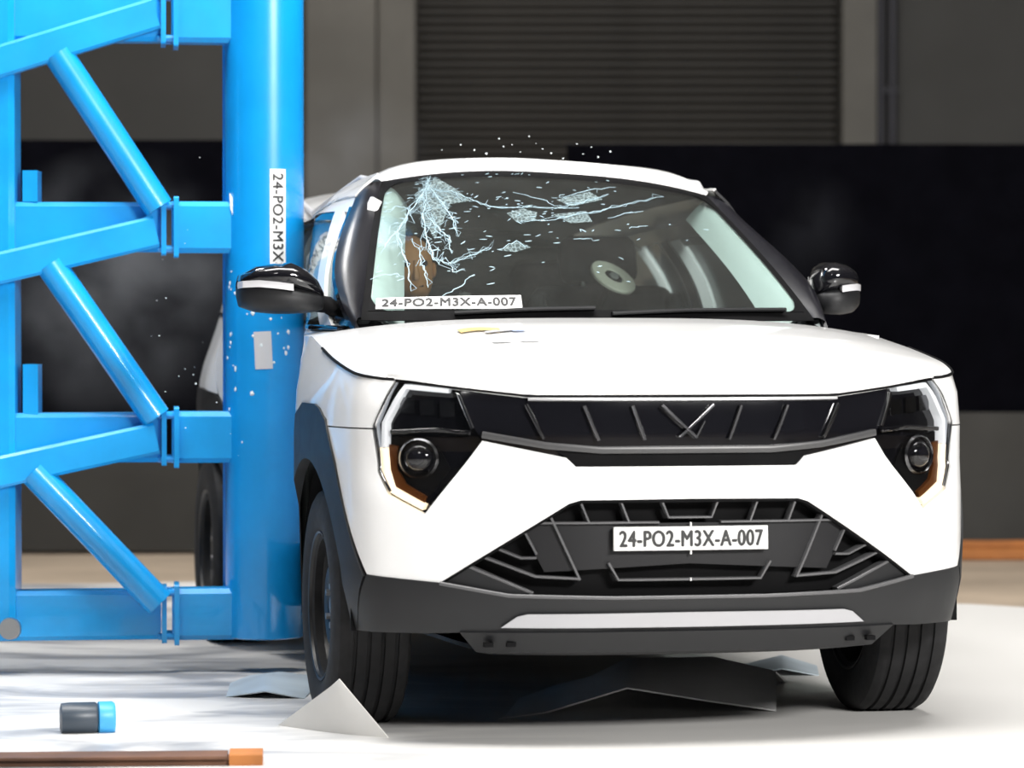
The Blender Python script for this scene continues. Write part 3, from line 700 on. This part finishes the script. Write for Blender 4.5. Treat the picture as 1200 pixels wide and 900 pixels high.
# roof
RX=[(1.7,.520),(1.85,.540),(2.0,.565),(2.4,.595),(3.0,.60),(3.5,.58),(3.85,.53)]
RZ=[(1.7,1.572),(1.85,1.582),(2.0,1.586),(2.4,1.588),(3.0,1.575),(3.5,1.545),(3.85,1.49)]
def roof(s,r):
    a=abs(s)
    e=W(s,1.0)
    if r==0: return e
    if r<=2:
        k=(r)/2; dy=(.012,.055)[r-1]; dz=(.024,.044)[r-1]
        return Vector((e.x*(1+.02*r),e.y+dy,e.z+dz-(.014*r)*a**12))
    y=(1.90,2.05,2.3,2.7,3.1,3.45,3.7,3.85)[r-3]; y+=(.06*a*a if r==3 else 0)
    cz=(.066,.068,.068,.066,.062,.058,.05,.04)[r-3]
    return Vector((s*lerp(RX,y),y,lerp(RZ,y)+cz*(1-a**(7-.5*(r-3)))))
rf=MB().grid([[roof(-1+2*i/28,r) for i in range(29)] for r in range(11)],.012,1).build('roof',M['white'],car,60,D)
hl_=MB().grid([[roof(-.97+1.94*i/20,r)+Vector((0,.02,-.035)) for i in range(21)] for r in range(1,11)],.006,-1).build('headliner',M['lining'],car,60,D)
for s in (1,-1):
    pts=[Vector((s*(lerp(RX,y)-.015),y,lerp(RZ,y)+.014+z)) for y,z in((1.93,-.012),(2.02,.010),(2.2,.022),(2.8,.026),(3.3,.022),(3.55,.008),(3.62,-.014))]
    MB().path([D(p) for p in pts],.011,10).build('roof_rail',M['silver'],car)
# greenhouse sides, coordinates (y,t)
BX=[(1.1,.705),(1.25,.745),(1.4,.785),(1.7,.825),(2.3,.842),(3.0,.842),(3.6,.80),(3.9,.74)]
def G(y,t,off=0,s=1):
    xb=lerp(BX,y); zb=lerp(ZS,y)+.012; yr=max(y,1.7); xr=lerp(RX,yr)+.072; zr=lerp(RZ,yr)-.070
    b=.030*math.sin(math.pi*t)
    return Vector((s*(xb+(xr-xb)*t+b+off*.9),y,zb+(zr-zb)*t+off*.3))
for s in (1,-1):
    GS=lambda y,t,off=0,s=s: G(y,t,off,s)
    def gp(name,poly,m,off=0,thick=.02,par=car,step=.06): return panel(name,poly,m,par,off,thick,step,GS)
    fe=lambda t: 1.13+.66*t          # slanted front edge
    # ledge from shoulder to belt
    rows=[[Vector(S(s*u_of_y(y),lerp(ZS,y),0)),G(y,0,-.0,s)] for y in [1.06+2.8*k/20 for k in range(21)]]
    MB().grid(rows,.008,1).build('belt_panel',M['white'],car,60,D)
    strip('belt_seal',[(1.25,.02),(3.7,.02)],.035,M['black'],car,off=.012,thick=.02,surf=GS,step=.1)
    # front pillar: black outside, from glass edge to side frame
    rows=[]
    for k in range(13):
        t=k/12; a=W(s*1.0,t,.001); b=G(fe(t),t,.004,s); mid=(a+b)/2+Vector((s*.012,-.02,.01)); rows.append([a,a.lerp(mid,.5)+Vector((s*.002,-.006,.004)),mid,mid.lerp(b,.5)+Vector((s*.004,0,0)),b])
    tag(MB().grid(rows,.012,s).build('front_pillar',M['pillar'],car,50,D),'gloss black windscreen pillar')
    # pale inner pillar trim, bent back to fade like glare along the glass edge
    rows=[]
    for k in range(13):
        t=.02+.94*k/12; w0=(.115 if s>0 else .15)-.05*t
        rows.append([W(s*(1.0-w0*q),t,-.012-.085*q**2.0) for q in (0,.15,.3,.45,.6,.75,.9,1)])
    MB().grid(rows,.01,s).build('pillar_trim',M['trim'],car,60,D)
    # cant rail between side frames and roof; its front end narrows into the pillar
    rows=[]; r2=[]
    for k in range(25):
        y=1.77+2.07*k/24; g=G(y,.985,.003,s); b=Vector((s*(lerp(RX,max(y,1.8))+.002),y,lerp(RZ,max(y,1.8))+.001))
        a=b.lerp(g,ss(1.76,2.02,y)*.96+.04)
        rows.append([a,a.lerp(b,.4)+(Vector((s*.012,0,.006)) if y>1.95 else Vector()),a.lerp(b,.75)+(Vector((s*.008,0,.006)) if y>1.95 else Vector()),b]); 
        if y<2.03: r2.append([g,g.lerp(a,.5)+Vector((s*.004,0,.003)),a])
    MB().grid(rows,.01,s).build('roof_side_rail',M['white'],car,60,D)
    MB().grid(r2,.008,s).build('pillar_top',M['white' if s<0 else 'pillar'],car,60,D)
    # frames
    q1=gp('quarter_glass',[(fe(.05)+.02,.05),(1.315,.05),(1.735,.80),(fe(.80)+.02,.80)],M['sglass'],-.008,.006)
    gp('door_frame_bar',[(1.30,.02),(1.385,.02),(1.865,.86),(1.77,.86)],M['white'],.004,.03)
    gp('door_frame_bar',[(fe(.86)-.0,.86),(2.86,.86),(2.86,.985),(fe(.985),.985)],M['white'],.003,.03)
    gp('front_pillar_rim',[(fe(.0),.0),(fe(0)+.03,.0),(fe(.9)+.03,.9),(fe(.9),.9)],M['black'],.004,.02)
    gp('front_door_glass',[(1.40,.05),(2.79,.05),(2.79,.86),(1.87,.86)],M['sglass'],-.008,.006)
    gp('window_seal',[(1.84,.79),(2.78,.79),(2.78,.855),(1.875,.855)],M['black'],.0,.015)
    gp('door_frame_bar',[(2.795,.02),(2.828,.02),(2.828,.86),(2.795,.86)],M['white'],.0,.05)
    gp('centre_pillar',[(2.832,.02),(2.936,.02),(2.936,.86),(2.832,.86)],M['black'],.002,.025)
    gp('door_frame_bar',[(2.94,.02),(2.972,.02),(2.972,.86),(2.94,.86)],M['white'],.0,.05)
    gp('door_frame_bar',[(2.865,.86),(3.55,.86),(3.55,.985),(2.865,.985)],M['white'],.003,.03)
    gp('rear_door_glass',[(2.98,.05),(3.28,.05),(3.28,.86),(2.98,.86)],M['sglass'],-.008,.006)
    gp('rear_pillar',[(3.29,.0),(3.86,.0),(3.82,.99),(3.56,.99),(3.29,.86)],M['white'],.002,.04)
rows=[[Vector((-.70+1.4*i/12,3.96-.03*abs(i/6-1)**2,1.16)) for i in range(13)],[Vector((-.52+1.04*i/12,3.84,1.50+.03*(1-abs(i/6-1)**2))) for i in range(13)]]
MB().grid(rows,.006).build('rear_glass',M['sglass'],car,60,D)
# --- wheels
def RIMP(hw): return [(.206,-hw+.015),(.211,-hw+.004),(.204,-hw+.006),(.196,-.07),(.188,-.02),(.188,.06),(.204,hw-.006),(.211,hw-.004),(.206,hw-.015),(.198,.05),(.192,-.02),(.206,-hw+.015)]
def wheel(x,y,s):
    hw=.108
    wl=MB().lathe(RIMP(hw),n=48).build('wheel',M['rimblack'],car,40); wl.location=(x,y,.333)
    if s<0: wl.rotation_euler=(0,0,math.pi)
    prof=[(.205,-hw+.012),(.225,-hw),(.270,-hw-.004),(.305,-hw+.002),(.322,-hw+.012)]
    xs=-hw+.02
    for k in range(4):
        a=-hw+.045+k*.039
        prof+=[(.3325-.001*abs(k-1.5),a-.006),(.324,a-.004),(.324,a+.004),(.3325-.001*abs(k-1.5),a+.006)]
    prof=prof[:5]+[(.330,-hw+.026)]+prof[5:]+[(.330,hw-.026)]+[(r,-h) for r,h in prof[:5][::-1]]
    MB().lathe(prof+[(.19,hw-.02),(.19,-hw+.02),(.205,-hw+.012)],n=72).build('tyre',M['rubber'],wl,28)
    # dished disc with holes (annular sectors left open)
    dk=MB(); N=48
    def pt(r,h,k): a=math.tau*k/N; return Vector((h,r*math.cos(a),r*math.sin(a)))
    def ringf(r1,h1,r2,h2,sel=None):
        for k in range(N):
            if sel and not sel(k): continue
            v=[pt(r1,h1,k),pt(r1,h1,k+1),pt(r2,h2,k+1),pt(r2,h2,k)]; v+=[p+Vector((-.006,0,0)) for p in v]
            dk.add(v,[(0,1,2,3),(7,6,5,4),(0,4,5,1),(1,5,6,2),(2,6,7,3),(3,7,4,0)])
    ringf(.020,.050,.045,.052); ringf(.045,.052,.085,.068); ringf(.085,.068,.112,.072); ringf(.112,.072,.150,.060,lambda k:k%4<2); ringf(.150,.060,.190,.040)
    dk.build('wheel_disc',M['rimblack'],wl,30)
    for k in range(5):
        a=math.tau*k/5; MB().tube((.052,.057*math.cos(a),.057*math.sin(a)),(.078,.057*math.cos(a),.057*math.sin(a)),.010,6).build('wheel_nut',M['steel'],wl)
    MB().lathe([(.001,.075),(.024,.072),(.030,.058),(.030,.02),(.001,.02)],n=24).build('hub',M['steel'],wl)
    MB().lathe([(.04,.01),(.13,.01),(.13,-.012),(.04,-.012),(.04,.01)],n=32).build('brake_disc',M['steel'],wl)
    return wl
wheel(.775,.80,1); wheel(-.775,.80,-1); wheel(.775,3.40,1); wheel(-.775,3.40,-1)
MB().tube((-.66,.8,.333),(.66,.8,.333),.035).build('axle',M['dark'],car); MB().tube((-.66,3.4,.333),(.66,3.4,.333),.045).build('axle',M['dark'],car)
# --- mirrors, lofted along x
def mirror(secs,foot,label):
    # secs: (x, z_bottom, z_split, z_top, y_center, y_half)
    def ring(x,z0,z1,yc,yh,n=20,flatb=False):
        out=[]
        for k in range(n):
            a=math.tau*k/n; c,s=math.cos(a),math.sin(a); e=.72
            out.append(Vector((x,yc+yh*math.copysign(abs(c)**e,c),(z0+z1)/2+(z1-z0)/2*math.copysign(abs(s)**e,s))))
        return out
    mr=tag(MB().loft([ring(x,z0,zs+.012,yc,yh) for x,z0,zs,z1,yc,yh in secs]).build('side_mirror',M['plastic'],car,50),label)
    MB().loft([ring(x+.0,zs-.004-(.0),max(z1,zs+.01),yc,yh*1.04) for x,z0,zs,z1,yc,yh in secs]).build('mirror_cap',M['black'],mr,50)
    n=len(secs)//2+1
    MB().loft([[Vector((x,yc-yh*1.0-.006,zs-.006+.0)),Vector((x,yc-yh*.9-.012,zs+.004)),Vector((x,yc-yh*1.0-.004,zs+.014)),Vector((x,yc-yh*.6,zs+.006))] for x,z0,zs,z1,yc,yh in secs[:n]]).build('mirror_indicator',M['silver'],mr,40)
    MB().path(foot[0],foot[1],12).build('mirror_foot',M['dark'],mr)
    x,z0,zs,z1,yc,yh=secs[2]; x2=secs[-2][0]
    MB().box(((x+x2)/2,yc+yh*.98,(z0+z1)/2),(abs(x-x2)/2*.9,.004,(z1-z0)/2*.66)).build('mirror_glass',M['chrome'],mr,None)
    return mr
mirror([(-1.037,1.205,1.238,1.250,1.37,.020),(-1.028,1.178,1.241,1.274,1.365,.060),(-.985,1.163,1.243,1.298,1.355,.085),(-.930,1.158,1.238,1.308,1.345,.098),(-.885,1.158,1.232,1.311,1.345,.100),(-.840,1.160,1.222,1.292,1.345,.090),(-.805,1.164,1.214,1.262,1.35,.075),(-.785,1.170,1.210,1.225,1.355,.050)],
       ([(-.80,1.36,1.19),(-.765,1.36,1.185),(-.74,1.35,1.165),(-.735,1.34,1.13)],.026),'glossy black door mirror in front of the blue pole')
mirror([(0.903,1.20,1.235,1.245,1.44,.020),(0.896,1.178,1.236,1.268,1.43,.060),(0.873,1.163,1.238,1.298,1.415,.085),(0.843,1.158,1.236,1.312,1.40,.098),(0.813,1.158,1.232,1.318,1.39,.100),(0.783,1.160,1.228,1.318,1.385,.095),(0.763,1.166,1.222,1.305,1.385,.080),(0.750,1.18,1.215,1.27,1.385,.05)],
       ([(.77,1.38,1.19),(.755,1.37,1.18),(.745,1.36,1.15),(.745,1.35,1.12)],.026),'glossy black door mirror on the far side')
# --- interior
rbox('dashboard',(0,1.62,.96),(1.36,.42,.26),.08,M['dark'],car,deform=D)
rbox('centre_console',(0,2.05,.66),(.22,.8,.30),.05,M['dark'],car,deform=D)
rbox('binnacle',(-.38,1.60,1.09),(.34,.20,.08),.03,M['dark'],car,deform=D)
def seat(x,y):
    rot=Matrix.Rotation(R(-18),4,'X')
    t=rbox('front_seat',(0,0,.62),(.52,.52,.16),.06,M['fabric'],car,Matrix.Rotation(R(8),4,'X')); t.location=(x,y,0)
    rbox('backrest',(0,.36,.96),(.50,.14,.62),.06,M['fabric'],t,rot)
    rbox('headrest',(0,.49,1.345),(.27,.10,.17),.045,M['fabric'],t,rot)
    for s in (-1,1):
        MB().tube((s*.06,.44,1.22),(s*.06,.47,1.32),.008).build('headrest_post',M['steel'],t)
        rbox('side_bolster',(s*.235,.325,1.0),(.06,.10,.48),.028,M['piping' if s>0 and x<0 else 'fabric'],t,rot)
    return t
seat(-.36,2.12); seat(.36,2.12)
rbox('rear_bench',(0,3.0,.60),(1.2,.5,.18),.06,M['fabric'],car); rbox('rear_backrest',(0,3.30,.92),(1.2,.16,.60),.06,M['fabric'],car,Matrix.Rotation(R(-16),4,'X'))
for x in (-.36,.36): rbox('rear_headrest',(x,3.42,1.28),(.26,.09,.15),.04,M['fabric'],car)
sw=MB().lathe([(.185+.016*math.cos(k*math.tau/10),.016*math.sin(k*math.tau/10)) for k in range(11)],axis='z',n=36).build('steering_wheel',M['dark'],car); sw.location=(-.37,1.93,1.03); sw.rotation_euler=(R(65),0,0)
for a in (0,math.pi,-math.pi/2): MB().beam((.03*math.cos(a),.03*math.sin(a),0),(.18*math.cos(a),.18*math.sin(a),0),.012,.04).build('spoke',M['dark'],sw)
MB().lathe([(.001,.03),(.05,.025),(.062,0),(.05,-.02),(.001,-.02)],axis='z',n=24).build('wheel_pad',M['dark'],sw)
# curtain airbag on the struck side
rows=[]
for j in range(9):
    v=j/8; z=1.14+.34*v
    rows.append([Vector((-lerp(BX,1.7)+.10+.17*v-.055*math.sin(math.pi*v)*abs(math.sin(2.2*math.pi*(i/16))) ,1.62+.95*i/16,z)) for i in range(17)])
tag(MB().grid(rows,.03,1).build('curtain_airbag',M['airbag'],car,60,D),'inflated white curtain airbag inside the side window')
# target disc by the passenger headrest
def tilted(name,prof,c,nrm,m,par,n=36):
    c=Vector(c); nn=Vector(nrm).normalized(); mb=MB(); d,x,y=mb.frame(c,c+nn)
    mb.loft([[c+nn*h+(x*math.cos(k*math.tau/n)+y*math.sin(k*math.tau/n))*r for k in range(n)] for r,h in prof]); return mb.build(name,m,par,30)
td=tag(tilted('target_disc',[(.080,-.008),(.082,0),(.080,.006),(.036,.007),(.034,.001)],(.315,2.20,1.282),(.348,-.524,.78),M['target'],car),'cream round target disc with dark centre')
tilted('target_centre',[(.033,.0),(.031,.005),(.001,.006)],(.315,2.20,1.282),(.348,-.524,.78),M['dchrome'],td)
tilted('target_dot',[(.017,.006),(.015,.010),(.001,.011)],(.315,2.20,1.282),(.348,-.524,.78),M['piping'],td)
MB().tube((.315,2.21,1.276),(.33,2.45,1.20),.012,10).build('target_stalk',M['dark'],td)
# --- dummy on the driver seat
def cw_(p):
    x,y,z=p; c,s=math.cos(YAW),math.sin(YAW); return Vector((CX+c*x-s*y,CY+s*x+c*y,z))
dm=empty('crash_test_dummy',(CX,CY,0),YAW,'crash test dummy with tan face on driver seat behind the shattered glass','dummy')
def skin(name,joints,edges,m,parent,sub=2):
    me=bpy.data.meshes.new(name); me.from_pydata([j[:3] for j in joints],edges,[]); me.materials.append(m)
    o=bpy.data.objects.new(name,me); COL.objects.link(o); o.parent=parent
    md=o.modifiers.new('skin','SKIN'); md.use_smooth_shade=True
    for i,j in enumerate(joints): me.skin_vertices[0].data[i].radius=(j[3],j[3]*(j[4] if len(j)>4 else 1))
    me.skin_vertices[0].data[0].use_root=True
    sb=o.modifiers.new('sub','SUBSURF'); sb.levels=sub; sb.render_levels=sub
    return o
J=[(-.36,2.28,.80,.13),(-.36,2.33,.95,.13),(-.355,2.34,1.08,.14),(-.35,2.31,1.17,.07),(-.345,2.28,1.22,.055),
   (-.20,2.33,1.10,.06),(-.15,2.20,.92,.048),(-.24,2.02,.98,.035),(-.30,1.96,1.02,.03),
   (-.51,2.33,1.10,.06),(-.56,2.20,.92,.048),(-.46,2.02,.98,.035),(-.43,1.96,1.02,.03),
   (-.27,2.20,.74,.085),(-.25,1.80,.76,.07),(-.24,1.62,.42,.05),(-.45,2.20,.74,.085),(-.47,1.80,.76,.07),(-.47,1.62,.42,.05)]
skin('body',J,[(0,1),(1,2),(2,3),(3,4),(2,5),(5,6),(6,7),(7,8),(2,9),(9,10),(10,11),(11,12),(0,13),(13,14),(14,15),(0,16),(16,17),(17,18)],M['suit'],dm)
hdm=MB(); rings=[]
for z,rx,ry,cy in ((1.215,.040,.045,2.235),(1.235,.052,.068,2.228),(1.262,.062,.088,2.232),(1.295,.069,.097,2.243),(1.33,.073,.100,2.252),(1.365,.070,.096,2.258),(1.395,.056,.078,2.262),(1.415,.030,.045,2.262)):
    rings.append([Vector((-.345-.10*(z-1.25)+rx*math.cos(k*math.tau/24),cy+ry*math.sin(k*math.tau/24),z)) for k in range(24)])
hdm.loft(rings); hh=hdm.build('head',M['tan'],dm,60)
MB().loft([[Vector((-.352+a*q,2.152-b,z)) for a,b in((-1,0),(-.4,.022*(1 if z<1.305 else .3)),(.4,.022*(1 if z<1.305 else .3)),(1,0),(0,-.02))] for z,q in((1.272,.014),(1.282,.017),(1.312,.010),(1.335,.008))]).build('nose',M['tan'],hh)
for s in (-1,1):
    MB().lathe([(.001,-.012),(.010,-.008),(.012,0),(.010,.008),(.001,.012)],c=(-.352+s*.030,2.160,1.325),axis='y',n=12).build('eye',M['dark'],hh)
    MB().lathe([(.001,-.008),(.022,-.006),(.026,0),(.022,.006),(.001,.008)],c=(-.350+s*.074,2.25,1.305),axis='x',n=16).build('ear',M['tan'],hh)
MB().box((-.348,2.158,1.253),(.022,.006,.004)).build('mouth',M['dark'],hh)
MB().box((-.352,2.17,1.25),(.0,.0,.0)) if 0 else None
# ------------------------------------------------------------ loose sheets and debris on the floor
def plate3(name,pts,th,m,label,cat,n=10):
    """thin bent sheet from a grid of corner rows"""
    rows=[[Vector(p) for p in r] for r in pts]; c=sum((p for r in rows for p in r),Vector())/(len(rows)*len(rows[0])); c.z=0
    o=MB().grid([[p-c for p in r] for r in rows],th,1).build(name,m,None,40); o.location=c
    return tag(o,label,cat)
def curve_rows(R_,n=8):
    # densify rows of control points smoothly
    out=[]
    def cr(P,t):
        k=min(int(t*(len(P)-1)),len(P)-2); f=t*(len(P)-1)-k; f=f*f*(3-2*f)*.4+f*.6
        return P[k].lerp(P[k+1],f)
    for r in R_: out.append([cr([Vector(p) for p in r],i/(n*2)) for i in range(n*2+1)])
    return out
t3=[]
A,B,C=Vector((-.655,9.80,.006)),Vector((-.335,9.50,.006)),Vector((-.470,9.56,.158))
for j in range(9):
    v=j/8; l=A.lerp(C,v); r=B.lerp(C,v); t3.append([l.lerp(r,i/8)+Vector((0,-.03*math.sin(math.pi*i/8)*(1-v),0)) for i in range(9)])
plate3('floor_flap',t3,.004,M['sheet'],'pale pointed sheet flap propped against the pole side front tyre','sheet')
plate3('bent_sheet',curve_rows([[(-.04,9.95,.008),(.10,10.1,.012),(.333,10.15,.077),(.567,10.15,.040),(.764,10.15,.012)],[(-.02,10.0,.010),(.10,10.3,.030),(.344,10.5,.128),(.60,10.5,.134),(.79,10.5,.09)],[(.02,10.5,.008),(.14,10.8,.02),(.36,11.0,.05),(.62,11.0,.04),(.86,11.0,.010)]]),.005,M['greysheet'],'grey sheet bowed up under the middle of the car','sheet')
plate3('film_scrap',curve_rows([[(-.86,10.55,.008),(-.74,10.50,.03),(-.62,10.5,.008)],[(-.88,10.95,.008),(-.76,10.9,.045),(-.60,10.95,.02)],[(-.84,11.2,.008),(-.74,11.2,.02),(-.64,11.2,.008)]],5),.003,M['bluesheet'],'crumpled blue white film lying below the blue pole','scrap')
plate3('film_scrap',curve_rows([[(.72,11.2,.008),(.86,11.15,.035),(.98,11.2,.008)],[(.74,11.5,.01),(.88,11.45,.05),(1.0,11.5,.01)]],5),.003,M['bluesheet'],'small pale film scrap behind the bent grey sheet under the car','scrap')
cn=empty('floor_canister',(-1.165,9.63,0),R(12),'dark cylinder with light blue end cap lying on the near floor','canister')
MB().lathe([(.03,-.075),(.042,-.072),(.044,-.05),(.044,.02),(.040,.026)],c=(0,0,.046),axis='x',n=28,cap=True).build('body',M['bottle'],cn)
tag(MB().lathe([(.036,.026),(.045,.030),(.045,.066),(.040,.074),(.02,.075)],c=(0,0,.046),axis='x',n=28,cap=True).build('cap',M['cap'],cn),'light blue end cap')
bm_=empty('floor_beam',(-1.02,8.93,0),R(3.5),'rusty brown beam with orange end along the near left floor edge','beam')
MB().beam((-1.2,0,.012),(.30,0,.012),.10,.024).build('web',M['brown'],bm_,None); MB().beam((-1.2,.0,.028),(.295,.0,.028),.13,.008).build('top_flange',M['brown'],bm_,None)
tag(MB().beam((.30,0,.020),(.385,0,.020),.12,.036).build('end_block',M['orange'],bm_,None),'orange end block')
# ------------------------------------------------------------ flying glass
def shard(x,y,z,s,label,group):
    n=5; b=[]
    rot=Matrix.Rotation(random.uniform(0,6),3,'X')@Matrix.Rotation(random.uniform(0,6),3,'Z')
    ring=[Vector((s*math.cos(k*math.tau/n)*random.uniform(.6,1.2),s*math.sin(k*math.tau/n)*random.uniform(.6,1.2),0)) for k in range(n)]
    o=MB().loft([[rot@p for p in ring],[rot@(p*.8+Vector((0,0,s*.5))) for p in ring]]).build('glass_fragment',M['shard'],None,None); o.location=(x,y,z); tag(o,label,'fragment',group)
for px,py in ((590,172),(600,170),(628,168),(636,175),(676,169),(693,173),(701,184),(518,176),(610,178),(570,180),(646,180),(556,176),(660,186),(620,160),(585,163),(683,181),(540,170),(715,178)):
    d_=random.uniform(10.6,11.6); shard((px-600)/4118*d_,d_,1.118+(450-py)/4118*d_-.0161*d_,random.uniform(.002,.0045),'tiny pale glass fragment flying in the air above the roof','glass fragments above the roof')
for k in range(30):
    x=random.gauss(-1.02,.09); z=random.gauss(1.12,.20); shard(x,random.uniform(10.9,11.7),max(.7,z),random.uniform(.0015,.004),'tiny pale glass fragment flying in the air left of the pole','glass fragments beside the pole')

# ------------------------------------------------------------ dust hanging in the air
def dust(c,r,dens,label):
    b=bmesh.new(); bmesh.ops.create_icosphere(b,subdivisions=3,radius=1)
    for v in b.verts: v.co=Vector((v.co.x*r[0],v.co.y*r[1],v.co.z*r[2]))
    me=bpy.data.meshes.new('dust_cloud'); b.to_mesh(me); b.free()
    mt=bpy.data.materials.new('dust'); mt.use_nodes=True; nt=mt.node_tree; nt.nodes.clear()
    o=nt.nodes.new('ShaderNodeOutputMaterial'); v=nt.nodes.new('ShaderNodeVolumeScatter'); v.inputs['Color'].default_value=(.8,.85,.95,1)
    tc=nt.nodes.new('ShaderNodeTexCoord'); n=nt.nodes.new('ShaderNodeTexNoise'); n.inputs['Scale'].default_value=3.5; n.inputs['Detail'].default_value=4
    mp=nt.nodes.new('ShaderNodeMapping'); mp.inputs['Scale'].default_value=(1/r[0],1/r[1],1/r[2]); ln=nt.nodes.new('ShaderNodeVectorMath'); ln.operation='LENGTH'
    fall=nt.nodes.new('ShaderNodeMapRange'); fall.inputs['From Min'].default_value=1; fall.inputs['From Max'].default_value=.1
    nr=nt.nodes.new('ShaderNodeMapRange'); nr.inputs['From Min'].default_value=.42; nr.inputs['From Max'].default_value=.72; nr.inputs['To Max'].default_value=dens
    ml=nt.nodes.new('ShaderNodeMath'); ml.operation='MULTIPLY'
    L=nt.links.new; L(tc.outputs['Object'],n.inputs['Vector']); L(tc.outputs['Object'],mp.inputs[0]); L(mp.outputs[0],ln.inputs[0]); L(ln.outputs['Value'],fall.inputs[0]); L(n.outputs['Fac'],nr.inputs[0]); L(fall.outputs[0],ml.inputs[0]); L(nr.outputs[0],ml.inputs[1]); L(ml.outputs[0],v.inputs['Density']); L(v.outputs[0],o.inputs['Volume'])
    ob=put('dust_cloud',me,mt); ob.location=c; tag(ob,label,'dust',None,'stuff')
dust((-1.62,14.4,1.28),(.66,.6,.6),.9,'thin grey dust hanging behind the lattice left of the pole')
dust((-.68,14.2,1.80),(.38,.4,.34),.5,'thin dust puff rising over the crushed roof edge beside the pole')
dust((1.22,14.2,1.52),(.22,.3,.26),.16,'faint dust puff beyond the far door mirror')
